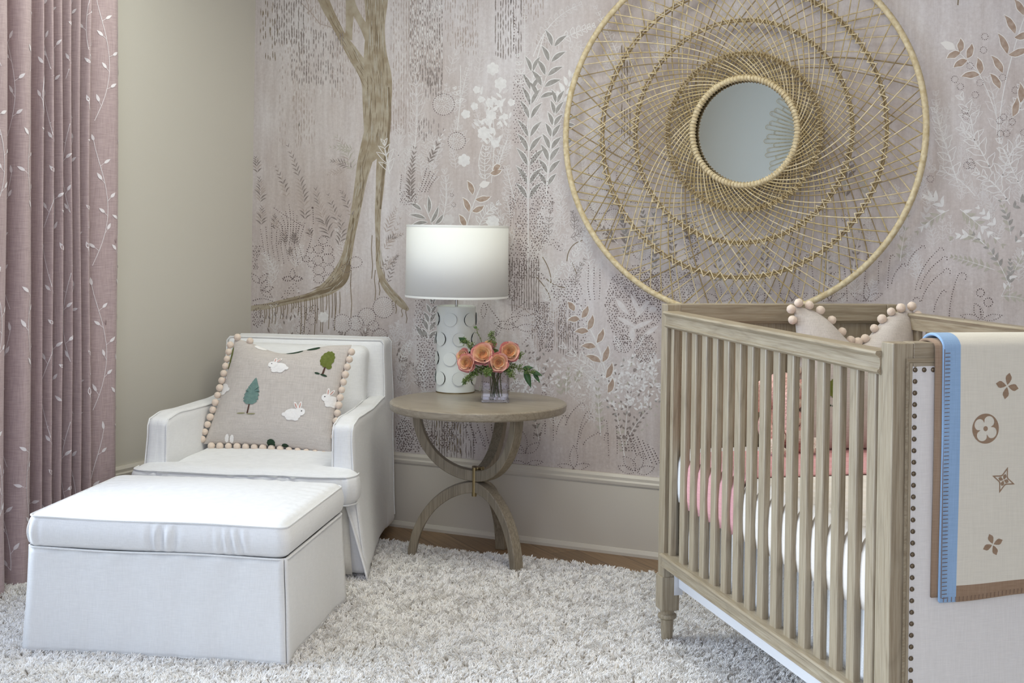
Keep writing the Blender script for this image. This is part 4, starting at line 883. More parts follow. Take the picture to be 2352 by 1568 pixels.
# back
def back_fn(x, y, z):
    t = max(0, (z-.30))/.55; y2 = y+.015*t - .03*(1-t)*(1 if y < -.08 else 0)
    k = lerp(1.0, .965, sm(.55, .85, z)); x2 = x*k
    x2 += math.copysign(.022*max(0, (.60-z)/.60)**1.5, x); dz = -.010*math.cos(x*3.0)*0+.004*nz((x, y, z), 4)
    return (x2+.004*nz((x, y, z), 4, 7), y2+.004*nz((x, y, z), 5, 2), z+dz-.010*sm(.7, .85, z)*sm(.1, .37, x)*0)
bk = MB(); v, f = softbox((-.372, -.165, .026), (.372, -.005, .853), (.030, .034, .022), 30, back_fn); bk.add(v, f); bko = bk.build('back', m_slip, CH, smooth=180, weld=True)
p = MB()
for y in (-.160, -.010): piping(p, [back_fn(x, y, z) for x, z in [(-.369, q) for q in lins(.60, .835, 10)]+[(q, .851) for q in lins(-.355, .355, 24)]+[(.369, q) for q in lins(.835, .60 if y < -.1 else .06, 24)]], .003)
p.build('piping', m_slip, bko)
# loose back cushion
def bc_fn(x, y, z):
    t = (z-.44)/.39; cx = (1-min(1, abs(x)/.29)**2.5)*(1-min(1, abs(t-.5)*2)**2.5)
    return (x*(1-.02*cx), y+.09*t-(.05*cx if y < -.27 else 0)+.006*nz((x, y, z), 6), z+.005*nz((x, y, z), 6, 3))
bc = MB(); v, f = softbox((-.295, -.355, .44), (.300, -.225, .828), (.045, .05, .04), 24, bc_fn); bc.add(v, f); bc.build('back_cushion', m_slip, CH, smooth=180, weld=True)
# T shaped seat cushion
def seat_fn(x, y, z):
    wide_ = sm(-.915, -.945, y); X = x*lerp(.715, 1.0, wide_); cx = abs(x)/.44
    t = sm(.40, .47, z); crown = (1-min(1, cx)**3)*(1-min(1, abs(y+.62)/.43)**3)
    zz_ = z+t*crown*.018; ex = .012*math.sin(PI*max(0, min(1, (z-.29)/.13)))
    Y = y-ex*sm(-.95, -1.03, y); X += math.copysign(ex*sm(.8, 1, cx), x)
    Y += .035*sm(.3, 1.0, cx)**2*sm(-.9, -1.0, y)*.6
    droop = -.030*sm(.6, 1.0, cx)*sm(-.9, -1.03, y)*(t)
    fold = .0035*math.sin(x*150+4*nz((x, y, z), 6))*max(0.0, nz((x*5, 0, 3), 1.5)+.15)*2*sm(-.98, -1.03, y)
    return (X+.003*nz((x, y, z), 6), Y+.0035*nz((x, y, z), 6, 5)+fold, zz_+droop+.004*nz((x, y, z), 6, 8)+.003*t*math.sin(x*60+y*35+5*nz((x, y, 0), 4))*max(0, nz((x, y, 5), 3)))
se = MB(); v, f = softbox((-.436, -1.045, .288), (.436, -.20, .426), (.05, .05, .035), 60, seat_fn); se.add(v, f); seo = se.build('seat_cushion', m_slip, CH, smooth=180, weld=True)
p = MB()
for z in (.408, .302):
    piping(p, [seat_fn(x, y, z) for x, y in [(-.434, q) for q in lins(-.95, -.985, 5)]+[(-.434+.05*(1-math.cos(a)), -.992-.052*math.sin(a)) for a in lins(0, PI/2, 8)]+[(q, -1.046) for q in lins(-.38, .38, 30)]+[(.384+.05*math.sin(a), -.992-.054*math.cos(a)) for a in lins(0, PI/2, 8)]+[(.435, q) for q in lins(-.98, -.95, 5)]], .0032)
p.build('piping', m_slip, seo)
# base under the seat, front skirt with an open kick pleat at the right corner
bs = MB(); v, f = softbox((-.33, -.93, .05), (.33, -.08, .40), .02, 6); bs.add(v, f); bs.build('base', m_slip, CH, smooth=60)
def fsk(x, z):
    t = max(0, (.30-z)/.28); return (x*(1+.03*t), -.955-.045*t-.004*math.sin(x*17)*t, z)
fs = MB(); fs.grid(fsk, lins(-.405, .350, 30), lins(.022, .32, 14))
fs.build('front_skirt', m_slip, CH, smooth=60, solid=.006)
fl = MB()   # side flap whose front edge swings out
fl.grid(lambda u, z: (.412+.062*max(0, (.30-z)/.28)*(.70+.55*u)-.022*u*max(0, (z-.05)/.25), -.80-(.158+.045*max(0, (.31-z)/.29))*u, z), lins(0, 1, 10), lins(.016, .32, 14))
fl.build('side_skirt_flap', m_slip, CH, smooth=60, solid=.006)
pl = MB(); pl.grid(lambda u, z: (.345+.050*u+.03*max(0, (.30-z)/.28)*u, -.950-.028*max(0, (.30-z)/.28)+.01*u, z), lins(0, 1, 4), lins(.03, .31, 6)); pl.build('pleat_insert', m_shade, CH, smooth=60, solid=.005)
for sx, sy in ((-.36, -.9), (.36, -.9), (-.33, -.09), (.33, -.09)):
    MB().lathe([(.020, .006), (.024, .07)], 12, (sx, sy, 0)).build('leg', m_legdark, CH, bevel=.002)
# ------------------------------------------------------------------ round side table on crossed bent arches
m_tab = wood('table_oak', (152, 141, 123), (124, 113, 95), 2, rough=.38, gscale=.8)
m_tabx = wood('table_top_oak', (160, 149, 131), (142, 130, 112), 0, rough=.30, gscale=.7, spec=.5)
m_brass = mat('aged_brass', (150, 134, 100), rough=.35, metal=1.0)
TC = (1.459, -.438); TH = .659
TB = empty('side_table', (*TC, 0), 0, label='round weathered oak side table on bent crossing legs, between armchair and crib', cat='side table')
t = MB(); t.lathe([(.330, TH-.036), (.352, TH-.036), (.358, TH-.030), (.3605, TH-.010), (.360, TH-.006), (.356, TH-.002), (.350, TH)], 96)
t.build('table_top', m_tabx, TB, smooth=35)
def arch_pts(r_end, z_end, z_mid, up, n=26):
    """quarter-oval from the centre out to (r_end, z_end)"""
    out = []
    for q in lins(0, PI/2, n):
        out.append((r_end*math.sin(q), (z_mid+(z_end-z_mid)*(1-math.cos(q)))))
    return out
for k, az in enumerate((200, 334, 93)):
    a = R(az); d = Vector((math.cos(a), math.sin(a), 0)); sd = Vector((-math.sin(a), math.cos(a), 0))
    pr = [(-.022, -.0225), (.022, -.0225), (.022, .0225), (-.022, .0225)]
    up = arch_pts(.252, TH-.037, .3575, True); m = MB(); m.sweep([d*r_+Vector((0, 0, z)) for r_, z in up], pr, sd, taper=.72); m.build('upper_arm', m_tab, TB, smooth=50, bevel=.003)
    lo = arch_pts(.264, .0, .3115, False); m = MB(); m.sweep([d*r_+Vector((0, 0, z)) for r_, z in lo], pr, sd, taper=.72); m.build('leg', m_tab, TB, smooth=50, bevel=.003)
m = MB(); m.lathe([(.020, .392), (.020, .386), (.0125, .384), (.0125, .290), (.018, .288), (.018, .283)], 20); m.build('clamp_rod', m_brass, TB, bevel=.001)
for az in (200, 334, 93):
    a = R(az+61); m = MB(); m.tube([(.019*math.cos(a), .019*math.sin(a), z) for z in lins(.275, .392, 6)], .010, 10); m.build('clamp_strap', m_brass, TB)

# ------------------------------------------------------------------ table lamp with cut-disc cylinder base
m_cer = mat('white_lacquer', (232, 236, 230), rough=.32, spec=.5)
m_hole_shade = mat('painted_hole_shade', (34, 34, 32), rough=.8)  # near-black tone painted for the shade behind each disc
m_shadecloth = mat('lampshade_cloth', (244, 245, 240), rough=.85, bump=(400, .05, .001), **{'Subsurface Weight': 0.0})
m_chrome = mat('brushed_nickel', (190, 188, 184), rough=.25, metal=1.0)
LX, LY_, LR, LH = 1.232, -.210, .083, .369
LA = empty('table_lamp', (LX, LY_, TH+.0005), 0, label='white table lamp with drum shade and cut-disc cylinder base, on the side table', cat='lamp')
b = MB(); b.lathe([(LR-.004, 0), (LR, .003), (LR, LH-.004), (LR-.003, LH), (LR-.010, LH), (LR-.010, LH-.006), (.01, LH-.006)], 96); b.build('base', m_cer, LA, smooth=35)
b = MB(); b.lathe([(LR+.0005, -.0002), (LR+.0007, .004)], 64, caps=False); b.build('foot_ring', m_brass, LA)
face = math.atan2(CAMP[1]-LY_, CAMP[0]-LX)
for row in range(4):
    z = LH-.056-row*.0835
    for k in range(6):
        a = face+R(-(-43+60*k) if row % 2 == 0 else -(-10+60*k)); n_ = Vector((math.cos(a), math.sin(a), 0)); sd = Vector((-math.sin(a), math.cos(a), 0)); rd = .0285
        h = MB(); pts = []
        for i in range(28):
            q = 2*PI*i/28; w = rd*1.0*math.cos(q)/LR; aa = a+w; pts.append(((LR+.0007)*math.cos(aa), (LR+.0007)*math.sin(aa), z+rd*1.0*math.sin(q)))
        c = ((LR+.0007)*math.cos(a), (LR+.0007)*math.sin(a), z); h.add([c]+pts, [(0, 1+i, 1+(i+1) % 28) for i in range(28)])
        ho = h.build('hole_shade_patch', m_hole_shade, LA, smooth=0)  # dark patch laid on the closed cylinder, shade in place of a hole
        dd = MB(); v = []
        for off in (.0028, .0038):
            for i in range(32):
                q = 2*PI*i/32; w = rd*math.cos(q); p = n_*(LR+off-.18*abs(w)**1.0*0-w*w*2.2)+sd*w+Vector((0, 0, z+rd*math.sin(q))); v.append(p)
        dd.add(v, [tuple(range(32))[::-1], tuple(range(32, 64))]+[(i, (i+1) % 32, 32+(i+1) % 32, 32+i) for i in range(32)])
        dd.build('disc', m_cer, LA, smooth=30)
b = MB(); b.lathe([(.0065, LH-.01), (.0065, LH+.12), (.011, LH+.125), (.011, LH+.16)], 16); b.build('neck', m_chrome, LA)
s0, s1, SR = LH+.038, LH+.344, .2205
b = MB(); b.lathe([(SR, s0), (SR-.002, s1)], 96, caps=False); so = b.build('shade', m_shadecloth, LA, smooth=180, solid=.0016)
for z, r_ in ((s0+.003, SR), (s1-.003, SR-.002)):
    b = MB(); b.lathe([(r_+.0012, z-.0045), (r_+.0018, z), (r_+.0012, z+.0045)], 96, caps=False); b.build('shade_trim', m_shadecloth, so)
b = MB()
for k in range(3):
    a = 2*PI*k/3; b.tube([(0, 0, s0+.13), (SR*math.cos(a)*.99, SR*math.sin(a)*.99, s1-.02)], .0015, 6)
b.build('spider', m_chrome, LA)
m_cord = mat('clear_cord', (168, 164, 150), rough=.3)
b = MB(); b.tube(catmull([(.03, .075, .006), (.085, .05, .005), (.11, .02, .012), (.118, .012, .035), (.128, .02, .020), (.15, .05, .004), (.16, .13, .004)], 8), .0028, 8); b.tube([(.112, .016, .010), (.116, .014, .026)], .007, 10); b.build('cord', m_cord, LA)

# ------------------------------------------------------------------ square glass vase with roses and seeded eucalyptus
def clear_mat(name, tint, ior, gl=1.0):
    m = bpy.data.materials.new(name); m.use_nodes = True; nt = m.node_tree; n = nt.nodes; L = nt.links; n.remove(n['Principled BSDF'])
    t = n.new('ShaderNodeBsdfTransparent'); t.inputs[0].default_value = lin(tint); g = n.new('ShaderNodeBsdfGlossy'); g.inputs['Roughness'].default_value = .02
    f = n.new('ShaderNodeFresnel'); f.inputs[0].default_value = ior; x = n.new('ShaderNodeMixShader'); L.new(f.outputs[0], x.inputs[0]); L.new(t.outputs[0], x.inputs[1]); L.new(g.outputs[0], x.inputs[2])
    L.new(x.outputs[0], n['Material Output'].inputs[0]); return m
m_glass = clear_mat('clear_glass', (250, 250, 253), 1.5)
m_water = clear_mat('water', (252, 253, 253), 1.33)
VX, VY, VA = 1.515, -.400, R(25.5+3)
VS = .056; VH = .121
def vase_pts(): pass
VZ = TH+.0006
va = MB()
def tubebox(mb, ho, hi, z0, zb, z1):
    v = [];
    for h, z in ((ho, z0), (ho, z1), (hi, z1), (hi, zb)):
        for x, y in ((-h, -h), (h, -h), (h, h), (-h, h)): v.append((x, y, z))
    f = [(0, 3, 2, 1)]
    for l in range(3):
        for k in range(4): f.append((l*4+k, l*4+(k+1) % 4, (l+1)*4+(k+1) % 4, (l+1)*4+k))
    f.append((12, 13, 14, 15)); mb.add(v, f)
tubebox(va, VS, VS-.0055, 0, .010, VH)
VO = empty('glass_vase', (VX, VY, VZ), VA, label='clear square glass vase half filled with water, on the side table', cat='vase')
va.build('vessel', m_glass, VO, smooth=0, bevel=.0012)
wt = MB(); wt.box((-VS+.0056, -VS+.0056, .0102), (VS-.0056, VS-.0056, .056)); wt.build('water', m_water, VO, smooth=0)
m_stem = mat('flower_stem', (70, 88, 44), rough=.5); m_leafg = mat('dark_leaf', (44, 74, 40), rough=.4, var=((58, 92, 52), 30)); m_leafl = mat('light_leaf', (96, 124, 66), rough=.45, var=((70, 98, 50), 60))
m_seed = mat('eucalyptus_seed', (134, 152, 92), rough=.5, var=((96, 118, 60), 120)); m_twig = mat('eucalyptus_twig', (92, 96, 56), rough=.6)
def rose_mat():
    m = bpy.data.materials.new('rose_petal'); m.use_nodes = True; nt = m.node_tree; n = nt.nodes; L = nt.links; b = n['Principled BSDF']
    at = n.new('ShaderNodeVertexColor'); at.layer_name = 'tint'; L.new(at.outputs[0], b.inputs['Base Color']); b.inputs['Roughness'].default_value = .55
    b.inputs['Subsurface Weight'].default_value = .12; b.inputs['Subsurface Radius'].default_value = (.01, .006, .004); b.inputs['Sheen Weight'].default_value = .2
    return m
m_rose = rose_mat()
CRD = [lin(c) for c in ((226, 158, 84), (246, 206, 146), (250, 220, 178), (244, 190, 172), (236, 172, 170), (212, 112, 126))]
def cmix(a, b, t): return tuple(a[i]+(b[i]-a[i])*t for i in range(4))
def rose(name, loc, aim, R0, warm, seed, label, open_=1.0):
    R0 *= 1.07
    rs = random.Random(seed); mb = MB(); cols = []
    def petal(rad, h0, h1, th0, span, cup, curl, core, edge, wob):
        nu, nv = 11, 8; us = lins(-1, 1, nu); vs = lins(0, 1, nv); base = len(mb.v)
        def fn(u, v):
            a = th0+u*span*(.42+.58*math.sin(min(1, v*1.35)*PI/2)); r_ = rad*(.22+.78*math.sin(min(1, v*1.2)*PI/2)**.8)*cup
            top = 1-.26*abs(u)**2.2-.05*math.sin(u*4+wob); z = h0+(h1-h0)*v*top
            r_ += curl*max(0, v-.68)**1.3*(1+.25*abs(u)); z -= abs(curl)*.55*max(0, v-.78)**1.3*2
            r_ *= 1+.05*math.sin(u*3.5+wob*2)*v-.05*abs(u)*v
            return (r_*math.cos(a), r_*math.sin(a), z)
        mb.grid(fn, us, vs)
        for u in us:
            for v in vs: cols.append(cmix(core, edge, max(0, min(1, (v-.55)/.45*.8+abs(u)**3*.35))))
    # tight spiral heart, then fuller petals opening outward
    for i in range(8):
        f = i/8; petal(R0*(.07+.25*f), -R0*.1, R0*(.56+.05*math.sin(i*2.1)-.04*f), i*2.25+rs.uniform(-.2, .2), 1.35-.15*f, 1.0, R0*(.02+.05*f), cmix(CRD[0], CRD[1], f), cmix(CRD[1], CRD[2], warm*.8), rs.uniform(0, 6))
    for i in range(6):
        f = i/6; petal(R0*(.38+.22*f), -R0*.25, R0*(.55-.04*f+rs.uniform(-.03, .03)), i*2.399+1, 1.0, 1.0, R0*(.12+.16*f), cmix(CRD[1], CRD[2], f*.7), cmix(CRD[2], CRD[3], (1-warm)*.9+f*.15), rs.uniform(0, 6))
    for i in range(5):
        f = i/5; petal(R0*(.64+.14*f)*open_, -R0*.45, R0*(.47-.05*f+rs.uniform(-.04, .04)), i*1.2566+2+rs.uniform(-.2, .2), .82, 1.0, R0*(.42+.15*f), cmix(CRD[2], CRD[4], .25+f*.5*(1.2-warm)), cmix(CRD[3], CRD[4], .25+.5*f-.25*warm), rs.uniform(0, 6))
    for i in range(5):
        petal(R0*(.80+.06*i/5)*open_, -R0*.62, R0*(.24-.10*i/5+rs.uniform(-.04, .04)), i*1.2566+.6+rs.uniform(-.2, .2), .72, 1.0, R0*(.45+.1*rs.random()), cmix(CRD[3], CRD[4], .7), cmix(CRD[4], CRD[5], .35+.35*rs.random()), rs.uniform(0, 6))
    n0 = len(mb.v); mb.lathe([(R0*.02, -R0*.72), (R0*.30, -R0*.62), (R0*.46, -R0*.35), (R0*.50, -R0*.05), (R0*.34, R0*.12), (R0*.10, R0*.24), (.0002, R0*.28)], 18, caps=False)
    cols += [cmix(CRD[0], CRD[3], .4)]*(len(mb.v)-n0)
    me = bpy.data.meshes.new('bloom'); me.from_pydata(mb.v, [], mb.f); ca = me.color_attributes.new('tint', 'FLOAT_COLOR', 'POINT')
    ca.data.foreach_set('color', np.array(cols, np.float32).ravel()); me.materials.append(m_rose); me.shade_smooth(); me.update()
    root = empty(name, loc, 0, label=label, cat='rose', group='roses in the glass vase')
    q = Vector(aim).to_track_quat('Z', 'Y'); bl = bpy.data.objects.new('bloom', me); COL.objects.link(bl); bl.parent = root; bl.rotation_mode = 'QUATERNION'; bl.rotation_quaternion = q
    # stem runs from the bloom down into the vase water
    A = Vector((0, 0, 0))-Vector(aim).normalized()*R0*.74
    foot = Vector((VX+rs.uniform(-.03, .03), VY+rs.uniform(-.02, .02), VZ+.016))-Vector(loc); mid = Vector((VX+rs.uniform(-.012, .012), VY+rs.uniform(-.012, .012), VZ+.10))-Vector(loc)
    st = MB(); st.tube(catmull([A, A*1.0-Vector(aim).normalized()*R0*.5, mid, foot], 6), .0026, 8); st.lathe([(.003, -.004), (.006, 0), (.0075, .006), (.004, .012)], 10, tuple(A)); st.build('stem', m_stem, root)
    cl = MB()
    for i in range(5):
        a = i*2*PI/5; e = Vector((math.cos(a), math.sin(a), 0)); e.rotate(q); n_ = Vector(aim).normalized(); p0 = A+n_*.003; p1 = p0+e*R0*.55+n_*R0*.15; p2 = p0+e*R0*.85-n_*R0*.15; w = e.cross(n_)*R0*.12
        cl.add([p0-w*.5, p0+w*.5, p1+w, p2, p1-w], [(0, 1, 2, 3, 4)])
    cl.build('calyx', m_leafg, root)
    return root
def VP(px, py, dep=0.0):
    """point near the vase: offset in picture-parallel metres from the vase centre, dep toward the camera"""
    k = 5.30/FPX; dx = (px-1138)*k; dz = (915-py)*k
    X = Vector((math.cos(YAW), math.sin(YAW), 0)); F = Vector((math.sin(YAW), -math.cos(YAW), 0))
    p = Vector((VX, VY, TH+.012))+X*dx+F*dep; p.z += dz; return tuple(p)
tc_ = Vector((math.sin(YAW), -math.cos(YAW), 0)); rx_ = Vector((math.cos(YAW), math.sin(YAW), 0)); up_ = Vector((0, 0, 1))
def aim(a, b, c=1.0): return tuple(tc_*c+rx_*a+up_*b)
rose('rose', VP(1108, 808, .045), aim(-.10, .35), .046, .9, 1, 'largest peach-yellow rose near the centre of the vase bouquet', 1.05)
rose('rose', VP(1171, 803, .02), aim(.12, .22), .044, .8, 2, 'peach and pink rose highest on the right of the bouquet')
rose('rose', VP(1146, 826, .065), aim(.05, .10), .042, .45, 3, 'pink-edged rose with peach heart low in front, above the vase rim')
rose('rose', VP(1071, 829, .05), aim(-.35, .15), .040, .1, 4, 'palest pink rose at the left of the bouquet, against the lamp base')
rose('rose', VP(1062, 818, -.01), aim(-1.1, .25), .036, .3, 5, 'salmon rose turned away behind the leftmost pink rose')
rose('rose', VP(1122, 793, -.03), aim(-.3, .9, .2), .036, .6, 6, 'coral rose mostly hidden behind the big peach-yellow rose')

def leaf_mesh(mb, p, d, nrm, ln, w, fold=.2, droop=.15):
    d = Vector(d).normalized(); s = d.cross(Vector(nrm)).normalized(); n_ = s.cross(d); v = []; N = 7
    for i in range(N+1):
        t = i/N; h = math.sin(PI*t**.8)*w/2; c = Vector(p)+d*ln*t-n_*0+Vector((0, 0, -droop*ln*t*t))
        v += [c+s*h+n_*h*fold, c, c-s*h+n_*h*fold]
    mb.add(v, [(i*3+a, i*3+a+1, i*3+a+4, i*3+a+3) for i in range(N) for a in (0, 1)])
def sprig(tipx, tipy, dep, label, leaves=(), seeds=1.0, seed=0, big=m_leafg):
    rs = random.Random(seed); base = Vector((VX+rs.uniform(-.025, .025), VY+rs.uniform(-.02, .02), VZ+.018)); tip = Vector(VP(tipx, tipy, dep)); mid = Vector((VX+(tip.x-VX)*.22, VY+(tip.y-VY)*.22, VZ+.128))
    root = empty('eucalyptus_sprig', tuple(base), 0, label=label, cat='greenery', group='green sprigs in the glass vase')
    cur = [p-base for p in catmull([base, mid, (mid+tip)/2+Vector((0, 0, .012)), tip], 8)]
    s = MB(); s.tube(cur, [.0022*(1-.6*i/len(cur)) for i in range(len(cur))], 6)
    sd = MB(); n0 = len(cur)//2-2
    for i in range(n0, len(cur)):
        for k in range(int(4*seeds)):
            p = cur[i]; d = Vector((rs.uniform(-1, 1), rs.uniform(-1, 1), rs.uniform(-.6, 1))).normalized(); l = rs.uniform(.008, .022)*(1.2-.5*(i-n0)/max(1, len(cur)-n0)); e = p+d*l; s.tube([p, e], .0006, 4)
            for q in range(6): sd.ball(tuple(e+Vector((rs.uniform(-1, 1), rs.uniform(-1, 1), rs.uniform(-1, 1)))*.0052), rs.uniform(.0011, .0021), 6, 4)
    s.build('twig', m_twig, root)
    if seeds: sd.build('seed_cluster', m_seed, root); [c for c in root.children if c.name.startswith('seed_cluster')][0]['kind'] = 'stuff'
    for (f, dx, dz, dd, ln, w) in leaves:
        l = MB(); p = cur[min(len(cur)-1, int(f*(len(cur)-1)))]; leaf_mesh(l, p, rx_*dx+up_*dz+tc_*dd, tc_+up_*.3, ln, w); lo = l.build('leaf', big, root, smooth=180); lo.modifiers.new('t', 'SOLIDIFY').thickness = .0008
    return root
sprig(1228, 852, .02, 'long sprig with three dark leaves reaching out to the right', ((.78, 1, .35, .2, .048, .019), (.95, 1, -.15, .1, .050, .020), (.80, .45, -1, .2, .070, .026), (1, .7, -.8, .1, .045, .016)), 1.3, 1)
sprig(1200, 812, .0, 'upright seeded sprig at the right edge of the bouquet', (), 1.3, 2)
sprig(1180, 858, .07, 'seeded sprig with dark foliage above the vase corner', ((.7, .6, .1, .5, .03, .018),), 1.6, 3)
sprig(1128, 762, -.02, 'tall seeded sprig in the middle top of the bouquet', (), 1.5, 4, m_leafl)
sprig(1088, 748, -.04, 'thin curling sprig with a tiny tip, topmost in the bouquet', ((.97, -.6, .6, .1, .014, .008), (.99, .2, 1, .1, .013, .007)), .3, 5, m_leafl)
sprig(1060, 778, .0, 'sprig with a notched dark leaf in front of the lamp discs', ((.9, -.75, .7, .2, .048, .022), (.7, -.6, .5, .3, .035, .02)), 1.5, 6)
sprig(1066, 872, .06, 'feathery bright green sprig drooping low at the left', ((.85, -1, -.5, .2, .040, .010), (.9, -.8, -.8, .3, .036, .010), (.7, -.8, -.3, .4, .036, .012)), 2.4, 7, m_leafl)
sprig(1118, 852, .10, 'short leafy sprig spilling over the vase front', ((.9, .5, -.3, .6, .030, .014), (.8, -.5, -.2, .6, .03, .014)), 2.2, 8, m_leafl)

# ------------------------------------------------------------------ armchair pillow and crib pillow (printed linen, pom-pom edge)
m_plin = linen('pillow_linen', (204, 196, 189), scale=420, strength=.35, contrast=16, soft=(9, .004))
m_pom = mat('pom_pom_felt', (228, 210, 193), rough=1, bump=(420, .5, .002), **{'Sheen Weight': .4})
m_e = [m_plin, mat('stitched_white', (246, 243, 240), rough=.9, bump=(300, .6, .002)), mat('stitched_teal', (118, 146, 138), rough=.9, bump=(300, .6, .002), var=((104, 132, 128), 80)), mat('stitched_olive', (98, 108, 46), rough=.9, var=((112, 120, 60), 80)),
       mat('stitched_brown', (84, 60, 52), rough=.9), mat('stitched_pinkear', (206, 158, 146), rough=.9), mat('stitched_black', (40, 36, 36), rough=.8), mat('stitched_forest', (44, 66, 48), rough=.9), mat('stitched_grass', (150, 146, 112), rough=.9)]
def make_pillow(root, W_, H_, T_, chop, sag, motifs, seed):
    def P(u, v, side=1, off=0.0):
        shear = .024 if chop == 0 else 0
        # outline: sides pull in, corners stay out
        x = u*W_/2*(1-.055*(1-v*v)*abs(u)**2)*(1-(.035*v if chop == 0 else 0)); z = v*H_/2*(1-.05*(1-u*u)*abs(v)**2)
        th = T_/2*(max(0, 1-abs(u)**2.6)*max(0, 1-abs(v)**2.6))**.55
        z -= chop*math.exp(-(u/.42)**2)*max(0, (v+.4)/1.4)**1.5
        if v > 0: z -= sag*math.exp(-((u+.15)/.5)**2)*v**3
        wr = .006*noise.noise(Vector((u*2.5+seed, v*2.5, side)))+.003*noise.noise(Vector((u*7+seed, v*7, side)))
        pin = chop*.25*math.exp(-(u/.12)**2)*max(0, v)
        y = -side*(th*(1-.15*max(0, pin))+wr*(th/(T_/2+1e-6))+off-pin*(1 if side > 0 else .3)*(th/(T_/2+1e-6)))
        return (x+shear*v, y, z)
    mb = MB(); us = [math.sin(q) for q in lins(-PI/2, PI/2, 40)]
    mb.grid(lambda u, v: P(u, v, 1), us, us, 0); n1 = len(mb.f); mb.grid(lambda u, v: P(u, v, -1), us, us, 0)
    for i in range(n1, len(mb.f)): mb.f[i] = mb.f[i][::-1]
    def ply(pts, mi, lay=1):
        pts2 = densify(pts, True, .03); c = (sum(p[0] for p in pts2)/len(pts2), sum(p[1] for p in pts2)/len(pts2)); rings = []
        cl = lambda p: (max(-.995, min(.995, p[0])), max(-.995, min(.995, p[1])))
        K = 3
        for k in range(1, K+1): rings.append([P(*cl((c[0]+(p[0]-c[0])*k/K, c[1]+(p[1]-c[1])*k/K)), 1, .0012+.0006*lay) for p in pts2])
        N = len(pts2); v = [P(*cl(c), 1, .0012+.0006*lay)]+[q for r_ in rings for q in r_]; f = [(0, 1+i, 1+(i+1) % N) for i in range(N)]
        for k in range(K-1): f += [(1+k*N+i, 1+(k+1)*N+i, 1+(k+1)*N+(i+1) % N, 1+k*N+(i+1) % N) for i in range(N)]
        mb.add(v, f, mi)
    def el(cx, cy, rx, ry, a=0, n=18, lob=0, amp=0): return [(cx+(rx*math.cos(t)*(1+amp*abs(math.sin(t*lob/2))))*math.cos(a)-ry*math.sin(t)*(1+amp*abs(math.sin(t*lob/2)))*math.sin(a), cy+rx*math.cos(t)*(1+amp*abs(math.sin(t*lob/2)))*math.sin(a)+ry*math.sin(t)*(1+amp*abs(math.sin(t*lob/2)))*math.cos(a)) for t in [2*PI*i/n for i in range(n)]]
    def rabbit(u, v, s=1.0, d=1):
        D = lambda x: u+d*x*s
        def E(cx, cy, rx, ry, a, mi, lay, **k): ply(el(D(cx), v+cy*s, rx*s, ry*s, a*d, **k), mi, lay)
        E(.04, -.03, .13, .10, 0, 1, 1, lob=16, amp=.05); E(-.07, .03, .075, .07, 0, 1, 2, lob=14, amp=.05); E(-.05, .14, .025, .075, .05, 1, 1); E(.01, .13, .025, .075, -.5, 1, 1)
        E(-.05, .14, .010, .05, .05, 5, 3); E(.012, .13, .010, .05, -.5, 5, 3); E(.17, -.04, .035, .035, 0, 1, 2); E(-.02, -.11, .045, .03, 0, 1, 2); E(.08, -.11, .05, .03, 0, 1, 2); E(-.09, .045, .010, .011, 0, 6, 3, n=8)
    def conifer(u, v, s=1.0):
        ply([(u-.012*s, v-.33*s), (u+.014*s, v-.33*s), (u+.010*s, v-.16*s), (u-.010*s, v-.16*s)], 4, 1)
        R_ = []
        for i, (y, w) in enumerate(((-.17, .05), (-.12, .11), (-.075, .09), (-.09, .125), (-.01, .10), (-.02, .125), (.06, .085), (.05, .115), (.13, .07), (.12, .09), (.20, .05), (.27, .02))): R_.append((w, y))
        ply([(u+w*s, v+y*s) for w, y in R_]+[(u, v+.30*s)]+[(u-w*s, v+y*s) for w, y in R_[::-1]], 2, 2)
        for dx in (-.10, .06): ply(el(u+dx*s, v-.335*s, .07*s, .012*s, .08), 8, 1)
    def roundtree(u, v, s=1.0):
        ply([(u-.02*s, v-.24*s), (u+.012*s, v-.24*s), (u+.03*s, v-.05*s), (u+.005*s, v-.05*s)], 4, 1)
        ply(el(u+.01, v+.06*s, .105*s, .155*s, 0, 36, 12, .12), 3, 2); ply(el(u+.07*s, v-.09*s, .045*s, .045*s), 3, 2)
        ply(el(u-.09*s, v-.23*s, .045*s, .018*s, -.2), 7, 1); ply(el(u+.02*s, v-.255*s, .06*s, .018*s, -.25), 7, 1)
    for m_ in motifs: dict(rabbit=rabbit, conifer=conifer, roundtree=roundtree, patch=lambda u, v, rx, ry, mi: ply(el(u, v, rx, ry, 0, 20, 9, .15), mi, 1))[m_[0]](*m_[1:])
    mb.build('cover', m_e, root, smooth=180)
    return P
def poms(root, P, spots, r=.0148, seed=0):
    rs = random.Random(seed); first = None
    for u, v, off in spots:
        p = P(u*.998, v*.998, 1); c = (p[0]+u*off*(abs(u) > .99)*1.0, p[1]-.006, p[2]+v*off*(abs(v) > .99))
        if first is None:
            b = MB(); b.ball((0, 0, 0), r, 18, 12)
            b.v = [tuple(Vector(q)*(1+.06*noise.noise(Vector(q)*140))) for q in b.v]; first = b.build('pom_pom', m_pom, root, smooth=180); first.location = c; continue
        o = first.copy(); COL.objects.link(o); o.parent = root; o.location = c; o.rotation_euler = (rs.uniform(0, 6), rs.uniform(0, 6), 0); k = rs.uniform(.93, 1.07); o.scale = (k, k, k)
PW = empty('pom_pom_pillow', (0, 0, 0), 0, label='linen pillow with embroidered rabbits, trees and pom-poms, leaning in the armchair', cat='pillow')
